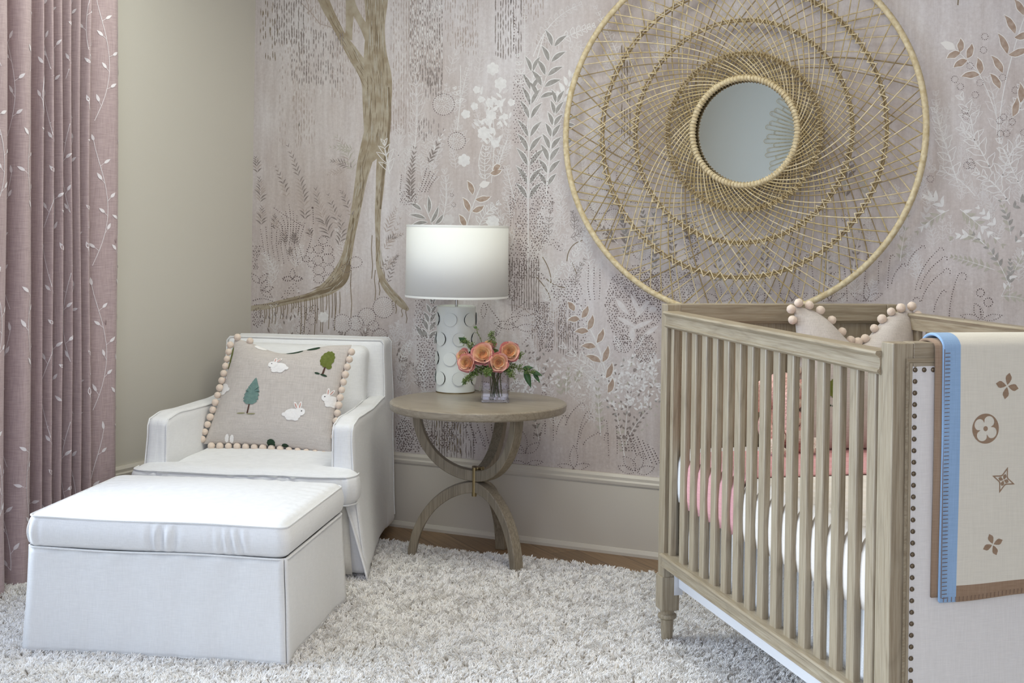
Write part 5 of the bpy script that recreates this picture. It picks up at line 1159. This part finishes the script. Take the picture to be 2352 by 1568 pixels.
Pf = make_pillow(PW, .53, .455, .14, 0.0, .045, [('rabbit', -.08, .50, 1.0, 1), ('conifer', -.36, -.08, 1.05), ('roundtree', .70, .62, 1.0), ('rabbit', .40, -.36, 1.0, -1), ('rabbit', .90, -.06, .95, 1), ('rabbit', -1.0, .04, 1.0, 1), ('patch', -.98, .60, .03, .2, 3),
     ('patch', -.5, .96, .1, .05, 1), ('patch', .10, .93, .13, .05, 7), ('patch', .40, .95, .10, .04, 7), ('patch', -.62, -.90, .03, .07, 1), ('patch', -.54, -.91, .03, .07, 1), ('patch', .08, -.95, .06, .07, 7), ('patch', .30, -.98, .05, .04, 7)], 2.0)
sp = [(-1, v, .012) for v in lins(.86, -.92, 14)]+[(1, v, .012) for v in lins(.86, -.70, 12)]+[(u, -1, .010) for u in lins(-.86, .90, 14)]+[(u, 1, .006) for u in (-.95, -.72)]
poms(PW, Pf, sp)
# chair frame -> world
M = Matrix.Translation((.491, -.190, .012)) @ Matrix.Rotation(CHA, 4, 'Z')
PW.matrix_world = M @ Matrix.Translation((.002, -.530, .648)) @ Matrix.Rotation(R(-2), 4, 'Z') @ Matrix.Rotation(R(-17), 4, 'X') @ Matrix.Rotation(R(1.8), 4, 'Y')
# ------------------------------------------------------------------ woven rattan mirror
m_ratp = mat('rattan_pale', (228, 214, 180), rough=.55, var=((198, 178, 136), 60)); m_rat = mat('rattan_tan', (206, 188, 144), rough=.5, var=((166, 144, 98), 40)); m_rato = mat('rattan_olive', (168, 148, 108), rough=.5, var=((140, 120, 86), 30))
m_mir = mat('mirror_glass', (250, 246, 238), rough=.0, metal=1.0)
MC = (2.408, 0.0, 1.766)
MI_ = empty('woven_mirror', (MC[0], 0, MC[2]), 0, label='huge round woven rattan mirror hanging on the papered wall above the crib', cat='mirror')
ICX = .034
def ring_pt(r, a, y, cx=0.0): return (cx+r*math.cos(a), y, r*math.sin(a))
def torus(name, r, tr, y, m, parent, n=360, wrap=0.0, cx=0.0, wn=180):
    b = MB(); b.tube([ring_pt(r, 2*PI*i/n, y, cx) for i in range(n)], [tr*(1+wrap*math.sin(2*PI*i/n*wn)+(wrap*.6)*math.sin(i*1.7)) for i in range(n)], 10, True); return b.build(name, m, parent, smooth=180)
b = MB(); b.lathe([(.0, -.030), (.212, -.030), (.212, -.022), (0, -.022)], 96, (ICX, 0, 0), 'Y', caps=False); b.build('glass', m_mir, MI_, smooth=35)
b = MB(); b.lathe([(.205, -.008), (.232, -.010), (.232, -.040), (.214, -.044)], 96, (ICX, 0, 0), 'Y', caps=False); b.build('back_drum', m_ratp, MI_, smooth=35)
torus('inner_frame', .216, .0125, -.052, m_ratp, MI_, 480, .05, ICX, 120)
torus('outer_ring', .742, .0125, -.058, m_ratp, MI_, 900, .05, 0, 300)
b = MB()   # lashing that ties the reeds to the inner frame
for i in range(96):
    a = 2*PI*i/96; b.tube([(ICX+(.216+.0145*math.cos(q))*math.cos(a+.004*q), -.052+.0145*math.sin(q), (.216+.0145*math.cos(q))*math.sin(a+.004*q)) for q in lins(0, PI*1.9, 9)], .0022, 5)
b.build('frame_lashing', m_ratp, MI_)
RR = (.314, .447, .586)
for layer in (0, 1):
    sg = 1 if layer else -1; NB = 82
    reeds = MB()
    for i in range(NB):
        th = 2*PI*i/NB+layer*.02+rnd.uniform(-.006, .006); pts = []; r_ = .218; N = 22; jit = rnd.uniform(-2.2, 2.2)
        for k in range(N+1):
            t = k/N; y = -.050-.012*math.sin(PI*t)*(1 if layer else -.5)-.010*layer+.004; cx = ICX*(1-t)
            pts.append((cx+r_*math.cos(th), y, r_*math.sin(th)))
            psi = R(50-21*t+jit*.3); dr = (.742-.218)/N; th += sg*math.tan(psi)*dr/(r_+dr/2); r_ += dr
        reeds.tube(pts, rnd.uniform(.0020, .0028), 6, mi=rnd.choice((0, 0, 1, 1, 1, 2)))
    reeds.build('reed_weave', [m_ratp, m_rat, m_rato], MI_, smooth=180)
bw = MB()
for i in range(130):   # denser back weave around the drum
    th = 2*PI*i/130; sg = 1 if i % 2 else -1
    bw.tube([((ICX)+r_*math.cos(th+sg*(r_-.23)*3.6), -.016-.008*(r_-.23)/.1, r_*math.sin(th+sg*(r_-.23)*3.6)) for r_ in lins(.232, .322, 6)], .0022, 5, mi=i % 3 == 0)
bw.build('back_weave', [m_ratp, m_rat], MI_, smooth=180)
for j, r0 in enumerate(RR):
    cx = ICX*(1-(r0-.224)/.53)
    b = MB(); n = 240
    for dr, dy, m_i in ((-.005, -.060, 0), (.004, -.064, 0), (.0, -.040, 1)):
        b.tube([(cx+(r0+dr+.0015*math.sin(i*.9+dr*900))*math.cos(2*PI*i/n), dy, (r0+dr)*math.sin(2*PI*i/n)) for i in range(n)], .0032, 6, True, mi=m_i)
    ro = b.build('support_ring', [m_rato, m_rat], MI_, smooth=180)
    z = MB(); nz_ = 82; pts = []
    for i in range(nz_*2):
        a = PI*i/nz_+.01; rr_ = r0+(.015 if i % 2 else -.015)+rnd.uniform(-.002, .002); pts.append((cx+rr_*math.cos(a), -.0705+rnd.uniform(-.001, .001), rr_*math.sin(a)))
    z.tube(pts, .0043, 5, True); z.build('zigzag_lashing', m_ratp, ro, smooth=60)
# rattan loop sunburst on the rear wall, seen only in the mirror
b = MB()
for i in range(92):
    a = 2*PI*i/92; L0 = .58+.05*math.sin(i*2.1); w = .020
    b.tube([(math.cos(a)*q-math.sin(a)*s_, .03+.02*math.sin(q*9), math.sin(a)*q+math.cos(a)*s_) for q, s_ in [(lerp(.05, L0, t), w*math.sin(t*PI/2)) for t in lins(0, 1, 8)]+[(L0+w*math.sin(p), w*math.cos(p)) for p in lins(.3, PI-.3, 5)]+[(lerp(L0, .05, t), -w*math.cos(t*PI/2)) for t in lins(0, 1, 8)]], .0024, 5)
b.lathe([(0, .006), (.07, .008), (.075, .03), (0, .045)], 32, (0, 0, 0), 'Y', caps=False)
so = b.build('rattan_sunburst', m_ratp, None, smooth=180); so.location = (1.40, RY+.002, 2.17); tag(so, 'pale rattan loop sunburst reflected at the right edge of the mirror glass', 'wall decor')

# ------------------------------------------------------------------ crib
CB = R(39); CO = (2.475, -1.12)
CR = empty('crib', (*CO, 0), CB, label='weathered oak baby crib with slatted sides and an upholstered end panel', cat='crib')
wl, wd = (172, 160, 138), (146, 131, 107)
w_x, w_y, w_z = (wood('crib_oak_%s' % a, wl, wd, i, rough=.38, spec=.6) for i, a in enumerate(('across', 'along', 'upright')))
XE, YE = .84, -1.501; ZT = 1.125; PT = .050
def P_(name, mb, m, parent=CR, **k): return mb.build(name, m, parent, **({'smooth': 30} | k))
def bx(name, lo, hi, m, parent=CR, bevel=.0025, **k):
    c = [(a+b)/2 for a, b in zip(lo, hi)]; o = MB().box([a-q for a, q in zip(lo, c)], [a-q for a, q in zip(hi, c)]).build(name, m, parent, smooth=0, bevel=bevel); o.location = c; return o
for (x0, x1) in ((0, PT), (XE-PT, XE)):
    for (y0, y1) in ((-.054, 0), (YE, YE+.054)):
        po = bx('post', (x0, y0, .135), (x1, y1, ZT), w_z)
        mx, my = (x0+x1)/2, (y0+y1)/2
        bx('foot_block', (x0-.005, y0-.004, .128), (x1+.005, y1+.004, .238), w_z)
        f = MB(); f.lathe([(.016, .0), (.0165, .004), (.0215, .085), (.0215, .094), (.030, .099), (.0315, .105), (.030, .111), (.023, .115), (.023, .120), (.028, .129)], 28, (0, 0, 0)); fo = f.build('turned_foot', w_z, CR, smooth=40); fo.location = (mx, my, 0)
m_bolt = mat('bolt_metal', (96, 84, 66), rough=.4, metal=1.0)
f = MB(); f.lathe([(.0, 0), (.0085, 0), (.0085, -.003), (.006, -.004), (.0055, -.0015), (.002, -.0015), (.0, -.0015)], 20, (.028, -.0542, .842), 'Y', caps=False); f.build('bolt', m_bolt, CR)
# end panels: rails, beads, inner wood panel
for far in (True, False):
    y0, y1 = (-.046, -.004) if far else (YE+.004, YE+.046)
    bx('top_rail', (PT, y0-.004, 1.069), (XE-PT, y1+.004, ZT+.001), w_x)
    bx('end_bottom_rail', (PT, y0, .25), (XE-PT, y1, .33), w_x)
    bx('end_panel', (PT, (y0+y1)/2-(.006 if far else -.004), .33), (XE-PT, (y0+y1)/2+(.006 if far else .012), 1.069), w_z, bevel=0)
# mitred bead around the upholstered opening (outer face)
def frame_bead(name, x0, x1, z0, z1, w, y0, y1, m):
    b = MB()
    A = [(x0, z0), (x1, z0), (x1, z1), (x0, z1)]; B = [(x0+w, z0+w), (x1-w, z0+w), (x1-w, z1-w), (x0+w, z1-w)]
    v = [(x, y0, z) for x, z in A]+[(x, y1, z) for x, z in B]
    b.add(v, [(k, (k+1) % 4, 4+(k+1) % 4, 4+k) for k in range(4)]); 
    v2 = [(x, y0+.012, z) for x, z in A]+[(x, y0+.012, z) for x, z in B]; n0 = len(b.v); b.v += v2
    b.f += [[n0+k, n0+4+k, n0+4+(k+1) % 4, n0+(k+1) % 4] for k in range(4)]+[[4+k, 4+(k+1) % 4, n0+4+(k+1) % 4, n0+4+k] for k in range(4)]; b.m += [0]*8
    return b.build(name, m, CR, smooth=0, bevel=.001)
frame_bead('bead_outer', .030, XE-.030, .300, 1.092, .010, YE-.0045, YE-.001, w_x)
frame_bead('bead_inner', .040, XE-.040, .310, 1.082, .009, YE-.0010, YE+.006, w_x)
frame_bead('inner_bead', .048, XE-.048, .328, 1.071, .010, -.0485, -.040, w_x)
m_uph = linen('upholstery_linen', (232, 230, 228), scale=520, contrast=8)
u = MB(); v, f = softbox((.047, YE-.0015, .317), (XE-.047, YE+.02, 1.075), (.004, .004, .004), 12); u.add(v, f); P_('upholstered_panel', u, m_uph)
m_nail = mat('antique_nail', (120, 108, 92), rough=.35, metal=.9)
u = MB()
def nail(x, z): u.lathe([(.0056, 0), (.0056, -.0008), (.0046, -.0026), (.0025, -.0036), (.0006, -.0040)], 14, (x, YE-.0015, z), 'Y', caps=False)
for k in range(30): nail(.0535, 1.066-k*.0256); nail(XE-.0535, 1.066-k*.0256)
for k in range(1, 34): nail(.0535+k*.0222, 1.066)
P_('nailhead_trim', u, m_nail)
# side rails with a moulded profile, slats
def rail(name, x_out, sgn, z0, z1, y0, y1):
    h = z1-z0; prof = [(-.034, z0), (.002, z0), (.006, z0+.003), (.010, z0+.006), (.010, z0+.010), (.005, z0+.013), (.0025, z0+h*.45), (.004, z1-.017), (.009, z1-.012), (.013, z1-.010), (.015, z1-.006), (.013, z1-.001), (.008, z1), (-.036, z1), (-.040, z1-.006), (-.036, z1-.012), (-.034, z1-.016)]
    b = MB(); n = len(prof); v = []
    for y in (y0, y1): v += [(-sgn*a, y-(y0+y1)/2, z) for a, z in prof]
    f = [(k, (k+1) % n, n+(k+1) % n, n+k) for k in range(n)]+[tuple(range(n))[::-1], tuple(range(n, 2*n))]
    b.add(v, f if sgn > 0 else [q[::-1] for q in f]); o = b.build(name, w_y, CR, smooth=0); o.location = (x_out, (y0+y1)/2, 0); return o
SY = [-.190+(-1.392+.190)*k/14 for k in range(15)]
first = None
for xo, sgn in ((0.0, 1), (XE, -1)):
    rail('top_side_rail', xo, sgn, 1.050, 1.104, -.052, YE+.052); rail('bottom_side_rail', xo, sgn, .270, .317, -.052, YE+.052)
    for y, hw in [(-.086, .012)]+[(y, .0205) for y in SY]+[(YE+.0665, .012)]:
        xc = xo+sgn*.017
        if hw < .02:
            bx('stile', (xc-.010, y-hw, .312), (xc+.010, y+hw, 1.054), w_z); continue
        if first is None: first = bx('slat', (xc-.010, y-hw, .312), (xc+.010, y+hw, 1.054), w_z, bevel=.005)
        else:
            o = first.copy(); COL.objects.link(o); o.parent = CR; o.location = (xc, y, first.location.z)
m_whm = mat('white_enamel', (228, 230, 234), rough=.35, spec=.5)
sf = MB(); 
for lo, hi in (((.050, -1.44, .205), (.056, -.060, .262)), ((.784, -1.44, .205), (.790, -.060, .262)), ((.056, -.066, .205), (.784, -.060, .262)), ((.056, -1.44, .205), (.784, -1.434, .262)), ((.056, -1.434, .250), (.784, -.066, .256))): sf.box(lo, hi)
P_('support_frame', sf, m_whm, smooth=0)
bk_ = MB(); bk_.box((.036, -.0585, .178), (.066, -.0555, .262)); P_('mounting_bracket', bk_, m_whm, smooth=0, bevel=.001)

# ------------------------------------------------------------------ bedding (own things, placed in the crib's axes)
CM = Matrix.Translation((CO[0], CO[1], 0)) @ Matrix.Rotation(CB, 4, 'Z')
def crib_thing(name, label, cat, loc=(.42, -.75, .5)):
    o = empty(name, (0, 0, 0), 0, label=label, cat=cat); o.matrix_world = CM @ Matrix.Translation(loc); return o
def crib_mesh(mb, name, mats, label, cat, off=(.42, -.75, .45), **k):
    mb.v = [(x-off[0], y-off[1], z-off[2]) for x, y, z in mb.v]
    o = mb.build(name, mats, None, **k); o.matrix_world = CM @ Matrix.Translation(off); tag(o, label, cat); return o
m_white = linen('cotton_white', (240, 240, 240), scale=700, contrast=5); m_pink = linen('pink_knit', (222, 168, 170), scale=600, contrast=14); m_cream = linen('cream_quilt', (240, 233, 224), scale=600, contrast=8)
m_terry = mat('terry_white', (246, 246, 248), rough=1, bump=(260, .9, .004), **{'Sheen Weight': .5})
ma = MB(); v, f = softbox((.072, -1.425, .512), (.768, -.075, .640), (.04, .04, .03), 16); ma.add(v, f)
crib_mesh(ma, 'crib_mattress', m_white, 'white crib mattress under the bedding, resting on the crib frame', 'mattress', smooth=180, weld=True)
# white metal platform carries the mattress on posts: rests via side hangers
def section(n_top=18):
    out = [(.050, .505, -1, -.2), (.046, .520, -1, 0), (.045, .555, -1, 0), (.046, .590, -1, 0)]
    for q in lins(0, PI/2, 7)[1:]: out.append((.046+.042*(1-math.cos(q)), .600+.050*math.sin(q), -math.cos(q), math.sin(q)))
    L_ = out[:]
    for x in lins(.12, .72, n_top): L_.append((x, .652, 0, 1))
    for x, z, nx, nn in out[::-1]: L_.append((.84-x, z, -nx, nn))
    return L_
SEC = section()
def pleated(mb, y0, y1, pitch, amp, lift=0.0, mi=0, ph=0.0, topamp=.45):
    n = int((y1-y0)/.0075); ys = [y0+(y1-y0)*i/n for i in range(n+1)]
    def fn(k, y):
        x, z, nx, nn = SEC[k]; s = abs(math.sin(PI*(y-ph)/pitch)); a = amp*(s**.55); a *= (1 if abs(nx) > .5 else topamp+(1-topamp)*abs(nx)); a += lift
        wob = .004*nz((x*3, y*3, z), 5)
        zb = -.012*(s**.6) if k in (0, len(SEC)-1) else 0
        return (x+nx*a, y+wob*.6, z+nn*a+zb+(wob*.6 if nn > .5 else 0))
    mb.grid(fn, list(range(len(SEC))), ys, mi)
b = MB(); pleated(b, -.178, -.072, .052, .016, .0, ph=-.072); crib_mesh(b, 'folded_sheet', m_white, 'white gathered sheet at the far head end of the crib mattress', 'sheet', smooth=180, solid=.004)
b = MB(); pleated(b, -.598, -.172, .0815, .022, .004, ph=-.175); crib_mesh(b, 'pink_blanket', m_pink, 'dusty pink blanket laid in folds across the crib mattress', 'blanket', smooth=180, solid=.006)
b = MB(); pleated(b, -1.428, -.600, .0855, .022, .0, ph=-.605, topamp=.35); crib_mesh(b, 'cream_quilt', m_cream, 'cream channelled quilt covering the near part of the crib mattress', 'quilt', smooth=180, solid=.006)
def skirt_panel(xa, y0, y1, fixed_x=True):
    b = MB()
    def fn(s, z):
        t = (.53-z)/.26; w = (.006+.014*t)*math.sin(s*42+2*math.sin(s*9))+.004*math.sin(s*113)*t
        return (xa+w, s, z) if fixed_x else (s, xa+w, z)
    b.grid(fn, lins(y0, y1, 170), lins(.268, .528, 10)); return b
for xa, fx, y0, y1, lb in ((.072, True, -1.425, -.075, 'white terry crib skirt panel hanging behind the slats facing the armchair'), (.768, True, -1.425, -.075, 'white terry crib skirt panel on the side of the crib nearest the papered wall')):
    b = skirt_panel(xa, y0, y1, fx); crib_mesh(b, 'crib_skirt', m_terry, lb, 'crib skirt', off=(xa, -.75, .27), smooth=180, solid=.004)

# crib pillow with pom-poms, dented in the middle
P2 = empty('pom_pom_pillow', (0, 0, 0), 0, label='linen pillow with pom-poms, dented at the top, standing inside the crib', cat='pillow')
Pg = make_pillow(P2, .425, .47, .15, .115, 0, [('rabbit', .42, -.02, .8, 1), ('conifer', .18, -.50, .9), ('patch', .12, .34, .05, .04, 7), ('patch', -.62, .50, .05, .06, 1), ('roundtree', -.55, -.2, .8)], 5.0)
poms(P2, Pg, [(-1, v, .013) for v in (.95, .80, .55, .32, .1, -.12, -.35, -.6, -.85)]+[(1, v, .013) for v in (.92, .74, .52, .3, .05, -.2, -.5, -.8)]+[(u, 1, .012) for u in (-.93, -.76, -.58, -.40, -.24, -.10, .02, .14, .30, .44, .60, .77, .96)], .0150, 4)
P2.matrix_world = CM @ Matrix.Translation((.612, -.185, .890)) @ Matrix.Rotation(R(-2), 4, 'Z') @ Matrix.Rotation(R(-11), 4, 'X') @ Matrix.Rotation(R(1.5), 4, 'Y')

# crocheted pink elephant
m_croc = bpy.data.materials.new('pink_crochet'); m_croc.use_nodes = True
def crochet(m, c):
    nt = m.node_tree; n = nt.nodes; L = nt.links; b = n['Principled BSDF']; tc = n.new('ShaderNodeTexCoord'); vo = n.new('ShaderNodeTexVoronoi'); vo.inputs['Scale'].default_value = 105; L.new(tc.outputs['Object'], vo.inputs['Vector'])
    b.inputs['Base Color'].default_value = lin(c); b.inputs['Roughness'].default_value = .95; b.inputs['Sheen Weight'].default_value = .4
    iv = n.new('ShaderNodeMath'); iv.operation = 'SUBTRACT'; iv.inputs[0].default_value = 1.0; L.new(vo.outputs['Distance'], iv.inputs[1])
    bp = n.new('ShaderNodeBump'); bp.inputs['Strength'].default_value = 1.0; bp.inputs['Distance'].default_value = .006; L.new(iv.outputs[0], bp.inputs['Height']); L.new(bp.outputs[0], b.inputs['Normal'])
crochet(m_croc, (238, 190, 180)); m_croc2 = bpy.data.materials.new('cream_crochet'); m_croc2.use_nodes = True; crochet(m_croc2, (238, 222, 208)); m_eye = mat('black_eye', (16, 14, 16), rough=.15, spec=.6)
EL = crib_thing('plush_elephant', 'pink crocheted elephant toy with white toes, sitting beside the crib pillow', 'plush toy', (.345, -.175, .668)); EL.scale = (1.1, 1.0, 1.06)
body = MB()
def blob(mb, c, r, sc, rx=0, rz=0, ry=0): mb.ball(c, r, 26, 18, sc, Matrix.Rotation(rz, 3, 'Z') @ Matrix.Rotation(ry, 3, 'Y') @ Matrix.Rotation(rx, 3, 'X'))
blob(body, (0, .005, .068), .064, (1, .85, 1.12)); 
for s in (-1, 1):
    body.tube(catmull([(s*.035, -.02, .02), (s*.052, -.07, .018), (s*.060, -.10, .022)], 6), [.026]*12+[.024], 14); body.tube(catmull([(s*.040, -.01, .105), (s*.064, -.045, .075), (s*.040, -.068, .050)], 6), [.020]*12+[.019], 12)
body.build('body', m_croc, EL, smooth=180)
hd = MB(); blob(hd, (0, -.012, .178), .056, (1, .95, 1)); hd.tube(catmull([(0, -.05, .192), (0, -.078, .160), (0, -.082, .115), (0, -.078, .075), (0, -.085, .055)], 8), [lerp(.021, .016, i/32) for i in range(33)], 14); ho = hd.build('head', m_croc, EL, smooth=180)
for s in (-1, 1):
    e = MB(); blob(e, (s*.066, -.014, .163), .044, (.62, .30, 1.12), 0, s*-.25, s*-.12); e.build('ear', m_croc, ho, smooth=180)
    e = MB(); e.ball((s*.030, -.0575, .192), .0068, 12, 8); e.build('eye', m_eye, ho, smooth=180)
    e = MB(); e.ball((s*.061, -.118, .024), .026, 14, 10, (1, .7, 1)); e.build('foot', m_croc2, EL, smooth=180)
    for k in range(3):
        e = MB(); e.ball((s*.061+(k-1)*.016, -.136, .016+.005*(k == 1)), .0095, 10, 8); e.build('toe', m_croc2, EL, smooth=180)
    e = MB(); e.ball((s*.034, -.078, .046), .020, 14, 10); e.build('paw', m_croc2, EL, smooth=180)

# ------------------------------------------------------------------ wool blanket over the near end panel
mb_c = linen('blanket_cream', (226, 222, 209), scale=420, strength=.3, contrast=6); mb_b = linen('blanket_blue', (152, 184, 220), scale=420, contrast=8); mb_n = linen('blanket_brown', (158, 134, 112), scale=420, contrast=12); mb_p = linen('blanket_pink', (214, 156, 156), scale=420, contrast=10)
m_st = mat('blanket_stitch', (120, 98, 84), rough=.9)
def drape(yo, top, zb, zi):
    """(y, z, ny, nz) over the rail: outside bottom -> top -> inside"""
    yc = YE+.027; hr = .027+.006+yo
    P = [(yc-hr-.002*math.sin(z*9), z, -1, 0) for z in lins(zb, ZT-.012, 34)]
    P += [(yc-hr*math.cos(q), ZT-.010+(top+.010)*math.sin(q), -math.cos(q), math.sin(q)) for q in lins(0, PI, 16)[1:-1]]
    P += [(yc+hr, z, 1, 0) for z in lins(ZT-.012, zi, 16)]
    return P
def blanket():
    root = crib_thing('wool_blanket', 'cream wool blanket with flower motifs and blue border, draped over the near crib end', 'blanket', (.35, YE+.027, ZT))
    ox, oy, oz = .35, YE+.027, ZT
    for nm, yo, top, zb, zi, x0, x1 in (('under_layer', .003, .006, .560, .86, .098, .70), ('outer_layer', .012, .018, .553, .80, .114, .72)):
        D = drape(yo, top, zb, zi); m = MB()
        def fn(k, x, D=D, yo=yo, off=0.0):
            y, z, a, b = D[k]; y += a*off; z += b*off; w = .0020*math.sin(x*16+z*5)*(1 if a < 0 else 0); zz_ = z-(.010*sm(.20, .70, x)*0)
            if k < 6: zz_ += (.012*sm(.15, .34, x))*(1-k/6)*1.0
            return (x-ox, y-oy+w*a, zz_-oz)
        if yo < .01:
            m.grid(fn, list(range(len(D))), lins(x0, x1, 20), 0); m.build(nm, mb_n, root, smooth=180, solid=.006); continue
        KB = 2
        xb = [x0, x0+.013, x0+.026, x0+.039]; xc = lins(x0+.039, .336, 10); xd = lins(.336, x1, 16)
        for off in (.0035, -.0035):   # face and lining of the cloth
            g = lambda k, x, off=off: fn(k, x, off=off)
            m.grid(g, list(range(len(D))), xb, 1); m.grid(g, list(range(KB, len(D))), xc, 0); m.grid(g, list(range(0, KB+1)), xc, 2)
            m.grid(g, list(range(KB, len(D))), xd, 0); m.grid(g, list(range(0, KB+1)), xd, 3)
        m.tube([fn(k, x0) for k in range(len(D))], .0036, 8, mi=1); m.tube([fn(k, x1) for k in range(len(D))], .0036, 8, mi=0)
        for kk in (0, len(D)-1):
            for xs, mi_ in ((xb, 1), (xc, 2 if kk == 0 else 0), (xd, 3 if kk == 0 else 0)): m.tube([fn(kk, x) for x in xs], .0036, 8, mi=mi_)
        zf = YE+.027-(.027+.006+yo)-.0035
        def mot(pts, mi=2):
            v = [(x-ox, zf-oy-.0004-.002*math.sin(z*9)-.0020*math.sin(x*16+z*5), z-oz) for x, z in pts]; m.add(v, [tuple(range(len(v)))], mi)
        def petal4(cx, cz, r, a0, mi=2, w=.42, hole=True):
            for k in range(4):
                a = a0+k*PI/2; d = (math.cos(a), math.sin(a)); q = (-d[1], d[0]); L_ = []
                for t, ww in ((.10, .03), (.3, .22), (.55, .36), (.72, .34), (1.0, 0), (.72, -.34), (.55, -.36), (.3, -.22), (.10, -.03)): L_.append((cx+d[0]*r*t+q[0]*r*ww*w*1.7, cz+d[1]*r*t+q[1]*r*ww*w*1.7))
                mot(L_, mi)
        def ringm(cx, cz, r0, r1, n=36, f=None):
            for i in range(n):
                a, b_ = 2*PI*i/n, 2*PI*(i+1)/n; fa, fb = (f(a), f(b_)) if f else (r0, r0)
                mot([(cx+fa*math.cos(a), cz+fa*math.sin(a)), (cx+r1*math.cos(a), cz+r1*math.sin(a)), (cx+r1*math.cos(b_), cz+r1*math.sin(b_)), (cx+fb*math.cos(b_), cz+fb*math.sin(b_))])
        def circ(cx, cz, r, a0):
            ringm(cx, cz, 0, r, 48, lambda a: r*(.40+.50*abs(math.cos(2*(a-a0)))**.55)); mot([(cx+r*.17*math.cos(q), cz+r*.17*math.sin(q)) for q in lins(0, 2*PI, 13)[:-1]])
        def diam(cx, cz, r, a0):
            def edge(s, t): # concave diamond
                k = int(t*4) % 4; u_ = t*4-int(t*4); a = a0+k*PI/2; A = (math.cos(a), math.sin(a)); B = (math.cos(a+PI/2), math.sin(a+PI/2)); p = (A[0]*(1-u_)+B[0]*u_, A[1]*(1-u_)+B[1]*u_); c = 1-.42*math.sin(PI*u_)
                return (cx+p[0]*c*r*s, cz+p[1]*c*r*s)
            N = 48
            for i in range(N): mot([edge(.74, i/N), edge(1, i/N), edge(1, (i+1)/N), edge(.74, (i+1)/N)])
            petal4(cx, cz, r*.46, a0+PI/4*0, 2, .5)
        for cx, cz, kind, r, a in ((.271, 1.030, 'p', .030, R(78)), (.216, .936, 'c', .0335, R(60)), (.263, .820, 'd', .031, R(70)), (.240, .676, 'p', .026, R(112)), (.40, .99, 'c', .0335, R(40)), (.43, .87, 'p', .028, R(70)), (.38, .76, 'd', .031, R(60)), (.42, .65, 'c', .033, R(40)), (.54, 1.03, 'd', .031, R(70)), (.57, .90, 'c', .033, R(50)), (.53, .78, 'p', .028, R(80)), (.58, .67, 'd', .03, R(60)), (.66, .98, 'p', .028, R(80)), (.67, .82, 'c', .033, R(50))):
            dict(p=petal4, c=circ, d=diam)[kind](cx, cz, r, a)
        m.build(nm, [mb_c, mb_b, mb_n, mb_p], root, smooth=60)
        s = MB()
        for k in range(0, 66):
            z = .562+k*.00875
            if z < ZT-.012:
                s.tube([(x0-ox+.0005, zf-oy-.0022, z-oz), (x0-ox+.0125, zf-oy-.0022, z-oz+.0005)], .0008, 4); s.tube([(x0-ox-.001, zf-oy-.001, z-oz), (x0-ox-.001, zf-oy-.001, z-oz+.00875)], .0009, 4)
        for k in range(60):
            x = x0+.004+k*.0098; zb_ = .553+.012*sm(.15, .34, x); s.tube([(x-ox, zf-oy-.0022, zb_-oz+.0005), (x-ox+.001, zf-oy-.0022, zb_-oz+.011)], .0008, 4)
        s.build('blanket_stitching', m_st, root, smooth=0)
blanket()
